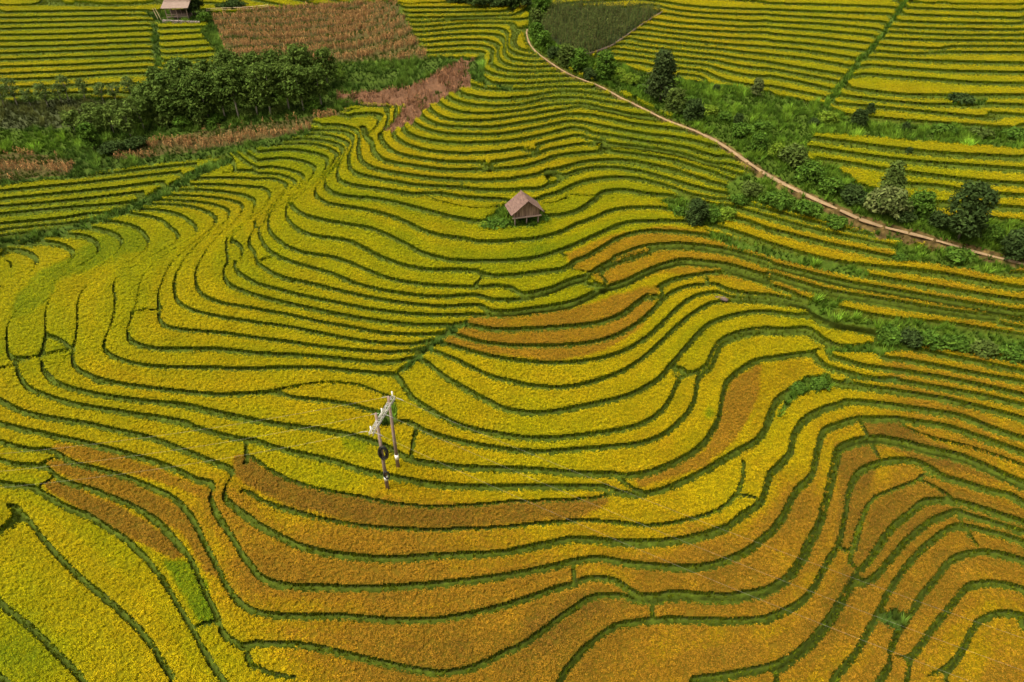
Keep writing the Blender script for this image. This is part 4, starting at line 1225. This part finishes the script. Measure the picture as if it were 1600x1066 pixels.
for u, v, w_, h_, kd, lab in [
 (1212, 320, 54, 24, 'green', "spreading green bush on the inner side of the path opposite the big green bush"),
 (1172, 302, 40, 22, 'olive', "olive bush where the ridge terraces end at the path"),
 (1152, 318, 30, 16, 'green', "low bush left of the spreading inner bank bush"),
 (1262, 334, 48, 22, 'green', "long low bush below the path's middle stretch"),
 (1305, 350, 40, 16, 'green', "last low bush before the path meets the right strips"),
 (1086, 352, 36, 40, 'dark', "dark bush with bare twigs right of the hut terraces"),
 (1112, 346, 30, 24, 'green', "green bush hugging the dark twiggy bush"),
 (1136, 344, 36, 22, 'lime', "bright bush between the twiggy bush and the first right strip"),
 (1062, 338, 28, 18, 'green', "low green bush left of the dark twiggy bush"),
 (1404, 408, 26, 14, 'green', "small leafy bush in the gap between two right hand strips"),
 (1495, 406, 60, 18, 'green', "wide low bush under the far end of the path"),
 (1388, 532, 44, 26, 'green', "leafy bush at the left end of the long lower gully"),
 (1420, 534, 40, 24, 'dark', "dark bush with broad leaves in the long lower gully"),
 (1452, 538, 44, 26, 'green', "bright bush in the middle of the long lower gully"),
 (1492, 544, 46, 24, 'green', "rounded bush right of the gully's middle"),
 (1534, 552, 46, 22, 'olive', "olive bush towards the right end of the long lower gully"),
 (1576, 558, 44, 22, 'green', "last green bush of the long lower gully at the photo edge"),
 (1278, 610, 32, 24, 'green', "dense green bush at the corner where many terraces meet"),
 (1244, 612, 30, 14, 'green', "low bush left of the corner bush on the thick green bank"),
 (768, 355, 38, 15, 'green', "leafy bush on the left side of the small hut"),
 (788, 355, 30, 15, 'green', "upright bush touching the hut's left wall"),
 (851, 347, 20, 13, 'green', "small bush at the right corner post of the small hut"),
 (756, 354, 22, 12, 'lime', "low pale bush furthest left of the small hut"),
 (598, 664, 18, 24, 'green', "small weed bush growing between the two power poles")]:
    plant("bank_bush", u, v, w_, h_, kd, lab, "bush", G5, 'dome', .05)

# ---------------------------------------------------------------- the hut in the middle of the terraces
def at_dist(u, v, t):
    dx, dy, dz = rays(u, v); return np.array((dx * t, dy * t, CAM_Z + dz * t))
def at_z(u, v, z):
    dx, dy, dz = rays(u, v); return at_dist(u, v, (z - CAM_Z) / dz)
def screen(p):
    x, y, z = p[0], p[1], p[2] - CAM_Z
    t = y * math.cos(PITCH) - z * math.sin(PITCH); yc = (y * math.sin(PITCH) + z * math.cos(PITCH)) / t
    return CU + FPX * x / t, CV - FPX * yc
def top_for(x, y, z, v):
    lo, hi = 0.0, 30.0
    for _ in range(40):
        m_ = (lo + hi) / 2
        if screen((x, y, z + m_))[1] > v: lo = m_
        else: hi = m_
    return lo
x, y, z, m = ground(823, 351)
hut = empty("wooden_hut", (x, y, z), R(15)); tag(hut, "small plank hut on stilts with a weathered gable roof among the terraces", "hut")
HWD, HD = 3.05, 2.2; f = 1.0; e = 1.8; ap = 3.0; ov = .38
b = MB()
for s in (-1, 1):
    for yy in (.12, HD - .12): b.tube([(s * (HWD / 2 - .15), yy, -.4), (s * (HWD / 2 - .15), yy, f)], .075, 7)
for k, (px_, py_) in enumerate(((-1.38, .12), (0, .12), (1.38, .12), (-1.38, HD - .12), (0, HD - .12), (1.38, HD - .12))):
    q = MB(); q.tube([(px_, py_, -.5), (px_ + .02, py_, f - .02)], .075, 7); q.build("post", M_BEAM, hut)
q = MB(); q.box((0, HD / 2, f + .03), (HWD + .1, HD + .1, .06)); q.build("floor", M_DARKWOOD, hut)
q = MB(); q.box((0, -.09, f - .01), (HWD + .35, .16, .14)); q.build("sill_beam", M_BEAM, hut, bevel=.02)
q = MB(); r_ = np.random.default_rng(3); n = 17
for k in range(n):
    a = -HWD / 2 + HWD * k / n; c = a + HWD / n * .93; hl = e + (ap - e - .18) * (1 - abs(a) / (HWD / 2)); hr = e + (ap - e - .18) * (1 - abs(c) / (HWD / 2)); d = r_.uniform(-.012, .03); lo_ = f + .06 - r_.random() * .05
    q.add([(a, d, lo_), (c, d, lo_), (c, d, hr), (a, d, hl), (a, d + .03, lo_), (c, d + .03, lo_), (c, d + .03, hr), (a, d + .03, hl)], [(0,1,2,3),(7,6,5,4),(1,5,6,2),(4,0,3,7),(3,2,6,7),(0,4,5,1)])
q.build("gable_wall", M_PLANK, hut)
q = MB()
for k in range(n):
    a = -HWD / 2 + HWD * k / n; c = a + HWD / n * .95; hl = e + (ap - e - .18) * (1 - abs((a + c) / 2) / (HWD / 2))
    q.box(((a + c) / 2, HD, (f + hl) / 2 + .03), (c - a, .03, hl - f - .06))
q.build("back_wall", M_PLANK, hut)
for s in (-1, 1):
    q = MB()
    for k in range(10):
        yy = .12 + (HD - .24) * (k + .5) / 10
        q.box((s * (HWD / 2 - .02 + r_.uniform(-.01, .01)), yy, (f + e) / 2), (.03, (HD - .24) / 10 * .92, e - f))
    q.build("side_wall", M_PLANK, hut)
roof = MB()
sl_ = (ap - e) / (HWD / 2); xo = HWD / 2 + ov; ze = ap - sl_ * xo
for s in (-1, 1):
    for k in range(9):
        t0, t1 = k / 9, (k + 1) / 9 + .03; y0, y1 = -.5, HD + .35; th = .05
        lift = .03
        pa = np.array((s * xo * t0, 0, ap - (ap - ze) * t0)); pb = np.array((s * xo * t1, 0, ap - (ap - ze) * t1 + lift))
        j0_ = r_.uniform(-.05, .05)
        roof.add([(pa[0], y0 + j0_, pa[2]), (pb[0], y0 + j0_, pb[2]), (pb[0], y1, pb[2]), (pa[0], y1, pa[2]), (pa[0], y0 + j0_, pa[2] + th), (pb[0], y0 + j0_, pb[2] + th), (pb[0], y1, pb[2] + th), (pa[0], y1, pa[2] + th)],
                 [(3,2,1,0),(4,5,6,7),(0,1,5,4),(1,2,6,5),(2,3,7,6),(3,0,4,7)])
ro = roof.build("roof", M_ROOF, hut)
q = MB(); q.tube([(0, -.55, ap + .07), (0, HD + .4, ap + .07)], .07, 6); q.build("ridge_cap", M_ROOF, ro)

# ---------------------------------------------------------------- the open shed at the upper left
x, y, z, m = ground(279, 33)
shed = empty("open_shed", (x, y, z + .05), R(6)); tag(shed, "open timber shed with a flat pinkish roof at the top left", "shed")
k = m; SW, SD, SH = 36 * k, 3.4, 22 * k
for px_ in (-SW / 2 + .3, 0, SW / 2 - .3):
    for py_ in (0, SD - .4):
        q = MB(); q.tube([(px_, py_, -.8), (px_, py_, SH - .3 + .25 * py_)], .08, 7); q.build("post", M_BEAM, shed)
q = MB(); nr = 22
for a in range(nr):
    xa = -SW / 2 - .3 + (SW + .6) * a / nr; xb = xa + (SW + .6) / nr * .9; zf, zb = SH - .45, SH + .85
    q.add([(xa, -.7, zf), (xb, -.7, zf), (xb, SD + .2, zb), (xa, SD + .2, zb), (xa, -.7, zf + .05), (xb, -.7, zf + .05), (xb, SD + .2, zb + .05), (xa, SD + .2, zb + .05)], [(3,2,1,0),(4,5,6,7),(0,1,5,4),(1,2,6,5),(2,3,7,6),(3,0,4,7)])
    q.box(((xa + xb) / 2 + (SW + .6) / nr * .45, SD / 2 - .25, (zf + zb) / 2 + .04), (.05, SD + .9, .05), [(1, 0, 0), (0, .93, .36), (0, -.36, .93)])
q.build("roof", M_SHEET, shed)
q = MB(); q.box((0, SD / 2 - .2, .55), (SW - .4, SD - .5, .1)); q.build("platform", M_DARKWOOD, shed)
for zz in (1.25, .9):
    q = MB(); q.box((0, -.05, zz), (SW - .5, .07, .09)); q.build("rail", M_BEAM, shed)
q = MB()
for a in range(14): q.box((-SW / 2 + .35 + (SW - .7) * a / 13, SD - .35, 1.1), ((SW - .7) / 14, .04, 1.1))
q.build("back_wall", M_DARKWOOD, shed)
x0, y0, z0, m0 = ground(254, 37); x1, y1, z1, m1 = ground(312, 39)
q = MB(); r_ = np.random.default_rng(9); nst = 16
for a in range(nst):
    for row in range(2):
        t = (a + .5 + .3 * row) / nst; q.box(((x0 + (x1 - x0) * t), y0 + (y1 - y0) * t + r_.uniform(-.1, .1), z0 + (z1 - z0) * t + .1 + row * .42), ((x1 - x0) / nst * r_.uniform(.75, 1), .5, .42 * r_.uniform(.85, 1)))
tag(q.build("stone_wall", M_STONE, None, bevel=.06), "low wall of pale stones under the open shed", "wall")
for k, (ub, vb, ut, vt) in enumerate(((247, 30, 242, 14), (252, 31, 246, 13))):
    x, y, z, m = ground(ub, vb); h_ = top_for(x, y, z, vt); dxp = (ut - ub) * m
    q = MB(); q.tube([(x, y, z - .1), (x + dxp, y + .3, z + h_)], (.07, .05), 6)
    tag(q.build("bamboo_pole", M_BAMBOO), ("left" if k == 0 else "right") + " one of the two pale bamboo poles leaning beside the open shed", "pole", "leaning bamboo poles")
fence = None
def rail_fence(name, pts, label, hgt_, gap, mt, group=None):
    P = [ground(u, v) for u, v in pts]
    root = empty(name, P[0][:3]); tag(root, label, "fence", group); o0 = np.array(P[0][:3])
    A = np.array([p[:3] for p in P]) - o0; seg = np.linalg.norm(np.diff(A, axis=0), axis=1); cum = np.concatenate([[0], np.cumsum(seg)])
    nn = max(3, int(cum[-1] / gap)); S = np.linspace(0, cum[-1], nn); B = np.stack([np.interp(S, cum, A[:, k]) for k in range(3)], 1)
    for p in B:
        q = MB(); q.tube([p + np.array((0, 0, -.15)), p + np.array((0, 0, hgt_))], .05, 5); q.build("post", mt, root)
    for zz in (hgt_ - .12, hgt_ * .5):
        q = MB(); q.tube(B + np.array((0, 0, zz)), .045, 5); q.build("rail", mt, root)
rail_fence("bamboo_fence", [(324, 21), (352, 19), (385, 17), (420, 14)], "thin pale bamboo rail fence along the top of the dry maize", .9, 2.2, M_BAMBOO)
rail_fence("field_fence", [(914, 89), (932, 85), (955, 75), (975, 62), (995, 47), (1015, 34), (1034, 23)], "low weathered fence along the lower right edge of the green maize", .55, 1.6, M_BEAM)

# ---------------------------------------------------------------- the power line
(xa, ya, za, ma), (xb, yb, zb, mb) = ground(606, 766), ground(623, 736)
ha, hb = top_for(xa, ya, za, 652), top_for(xb, yb, zb, 622)
ztop = (za + ha + zb + hb) / 2; ha, hb = ztop - za, ztop - zb
line = empty("power_pole", ((xa + xb) / 2, (ya + yb) / 2, (za + zb) / 2)); tag(line, "twin pole power pylon with a pale lattice crossarm amid golden rice", "power pole")
ori = np.array(line.location)
for (xx, yy, zz, hh) in ((xa, ya, za, ha), (xb, yb, zb, hb)):
    q = MB(); bp = np.array((xx, yy, zz)) - ori
    q.tube([bp + np.array((0, 0, -.3)), bp + np.array((0, 0, hh + .25))], (.155, .105), 12); p_ = q.build("pole", M_POLE, line, True)
    q = MB(); q.tube([bp + np.array((0, 0, 1.35)), bp + np.array((0, 0, 1.85))], (.160, .157), 12); q.build("white_band", M_WHITE, p_, True)
zc = ztop - .25 - ori[2]
ea, eb = at_z(579, 677, ztop - .25) - ori, at_z(614.5, 619, ztop - .25) - ori
dv = eb - ea; Ln = np.linalg.norm(dv); dn = dv / Ln; sd = np.array((-dn[1], dn[0], 0))
q = MB()
AW = .14
for s in (-1, 1):
    q.tube([ea + sd * s * AW, eb + sd * s * AW], .032, 4)
    q.tube([ea + sd * s * AW - (0, 0, .2), eb + sd * s * AW - (0, 0, .2)], .03, 4)
nb = 10
for k in range(nb):
    p0, p1 = ea + dv * k / nb, ea + dv * (k + 1) / nb; s = 1 if k % 2 else -1
    q.tube([p0 + sd * s * AW, p1 - sd * s * AW], .022, 4)
    for s2 in (-1, 1): q.tube([p0 + sd * s2 * AW - (0, 0, .2), p1 + sd * s2 * AW], .018, 4)
    q.tube([p0 + sd * AW, p0 - sd * AW], .022, 4)
q.tube([eb + sd * AW, eb - sd * AW], .03, 4)
arm = q.build("crossarm", M_STEEL, line)
# insulator strings on both sides of the arm, and the wires
far_r = [at_dist(1720, 1140, 42.0), at_dist(1760, 1105, 44.0), at_dist(1800, 1065, 46.0)]
far_l = [at_dist(-170, 775, 52.0), at_dist(-170, 750, 54.0), at_dist(-170, 722, 56.0)]
for k, t in enumerate((.03, .5, .97)):
    c = ea + dv * t
    for tgt, wn_, sg in ((far_r[k], "right", 1), (far_l[k], "left", -1)):
        d = tgt - (c + ori); d /= np.linalg.norm(d); s0 = c + sd * .28 * np.sign(np.dot(sd, d)); p1 = s0 + d * .62 + (0, 0, -.04)
        q = MB(); q.tube([s0, s0 + d * .12], .02, 5)
        for n_ in range(6): q.tube([s0 + d * (.12 + n_ * .07), s0 + d * (.14 + n_ * .07), s0 + d * (.18 + n_ * .07)], (.02, .05, .02), 8)
        q.tube([s0 + d * .54, p1], .015, 5); q.build("insulator", M_STEEL, line)
        P0 = p1 + ori; ts = np.linspace(0, 1, 25); sag = .9
        W = [P0 + (tgt - P0) * a + np.array((0, 0, -sag * 4 * a * (1 - a))) for a in ts]
        q = MB(); q.tube(W, .0035, 4)
        tag(q.build("power_wire", M_WIRE), f"{['nearest', 'middle', 'farthest'][k]} thin power wire running {'to the lower right' if sg > 0 else 'left'} from the crossarm", "wire", "power wires")
    q = MB(); q.tube([c + (0, 0, .14), c + (0, 0, .55)], .03, 6)
    for n_ in range(3): q.tube([c + (0, 0, .28 + .1 * n_), c + (0, 0, .31 + .1 * n_), c + (0, 0, .36 + .1 * n_)], (.02, .06, .02), 8)
    q.build("pin_insulator", M_WHITE, line)
def coil(u, v, ru, rv, thick, turns, label):
    bp = np.array((xa, ya, za)); ht = top_for(xa, ya, za, v); c = bp + np.array((.16, -.24, ht)); mm = ma
    q = MB(); rr = np.random.default_rng(turns)
    for t in range(turns):
        dr, dy = rr.normal(0, thick * .5), rr.normal(0, thick * .6); ph = rr.random() * 6
        q.tube([c + np.array(((ru * mm + dr) * math.cos(a), dy + .05 * math.sin(3 * a + ph), (rv * mm * 1.25 + dr) * math.sin(a) - rv * mm * .2)) for a in np.linspace(0, 6.2832, 29)[:-1]], .026, 6, closed=True)
    return tag(q.build("cable_coil", M_RUBBER, None, True), label, "cable coil", "coils of black cable on the pole")
coil(598, 703, 6.0, 9.5, .10, 14, "large thick coil of black cable hung halfway up the nearer power pole")
coil(604, 738, 4.2, 6.2, .03, 5, "small thin coil of black cable hung low on the nearer power pole")

# ---------------------------------------------------------------- the old log on the bank
x, y, z, m = ground(1127, 472)
q = MB(); r_ = np.random.default_rng(4)
q.tube([(-.62, .38, .25), (-.2, .16, .34), (.2, -.08, .34), (.55, -.30, .26)], (.12, .2, .24, .2), 9)
q.tube([(-.72, .5, .12), (0, .25, .16), (.3, .1, .14)], (.07, .1, .06), 7)
lg = q.build("fallen_log", M_LOG, None, True); lg.location = (x, y, z); lg.rotation_euler = (0, 0, R(0))
tag(lg, "small grey brown fallen log at the right tip of a yellow terrace", "log")
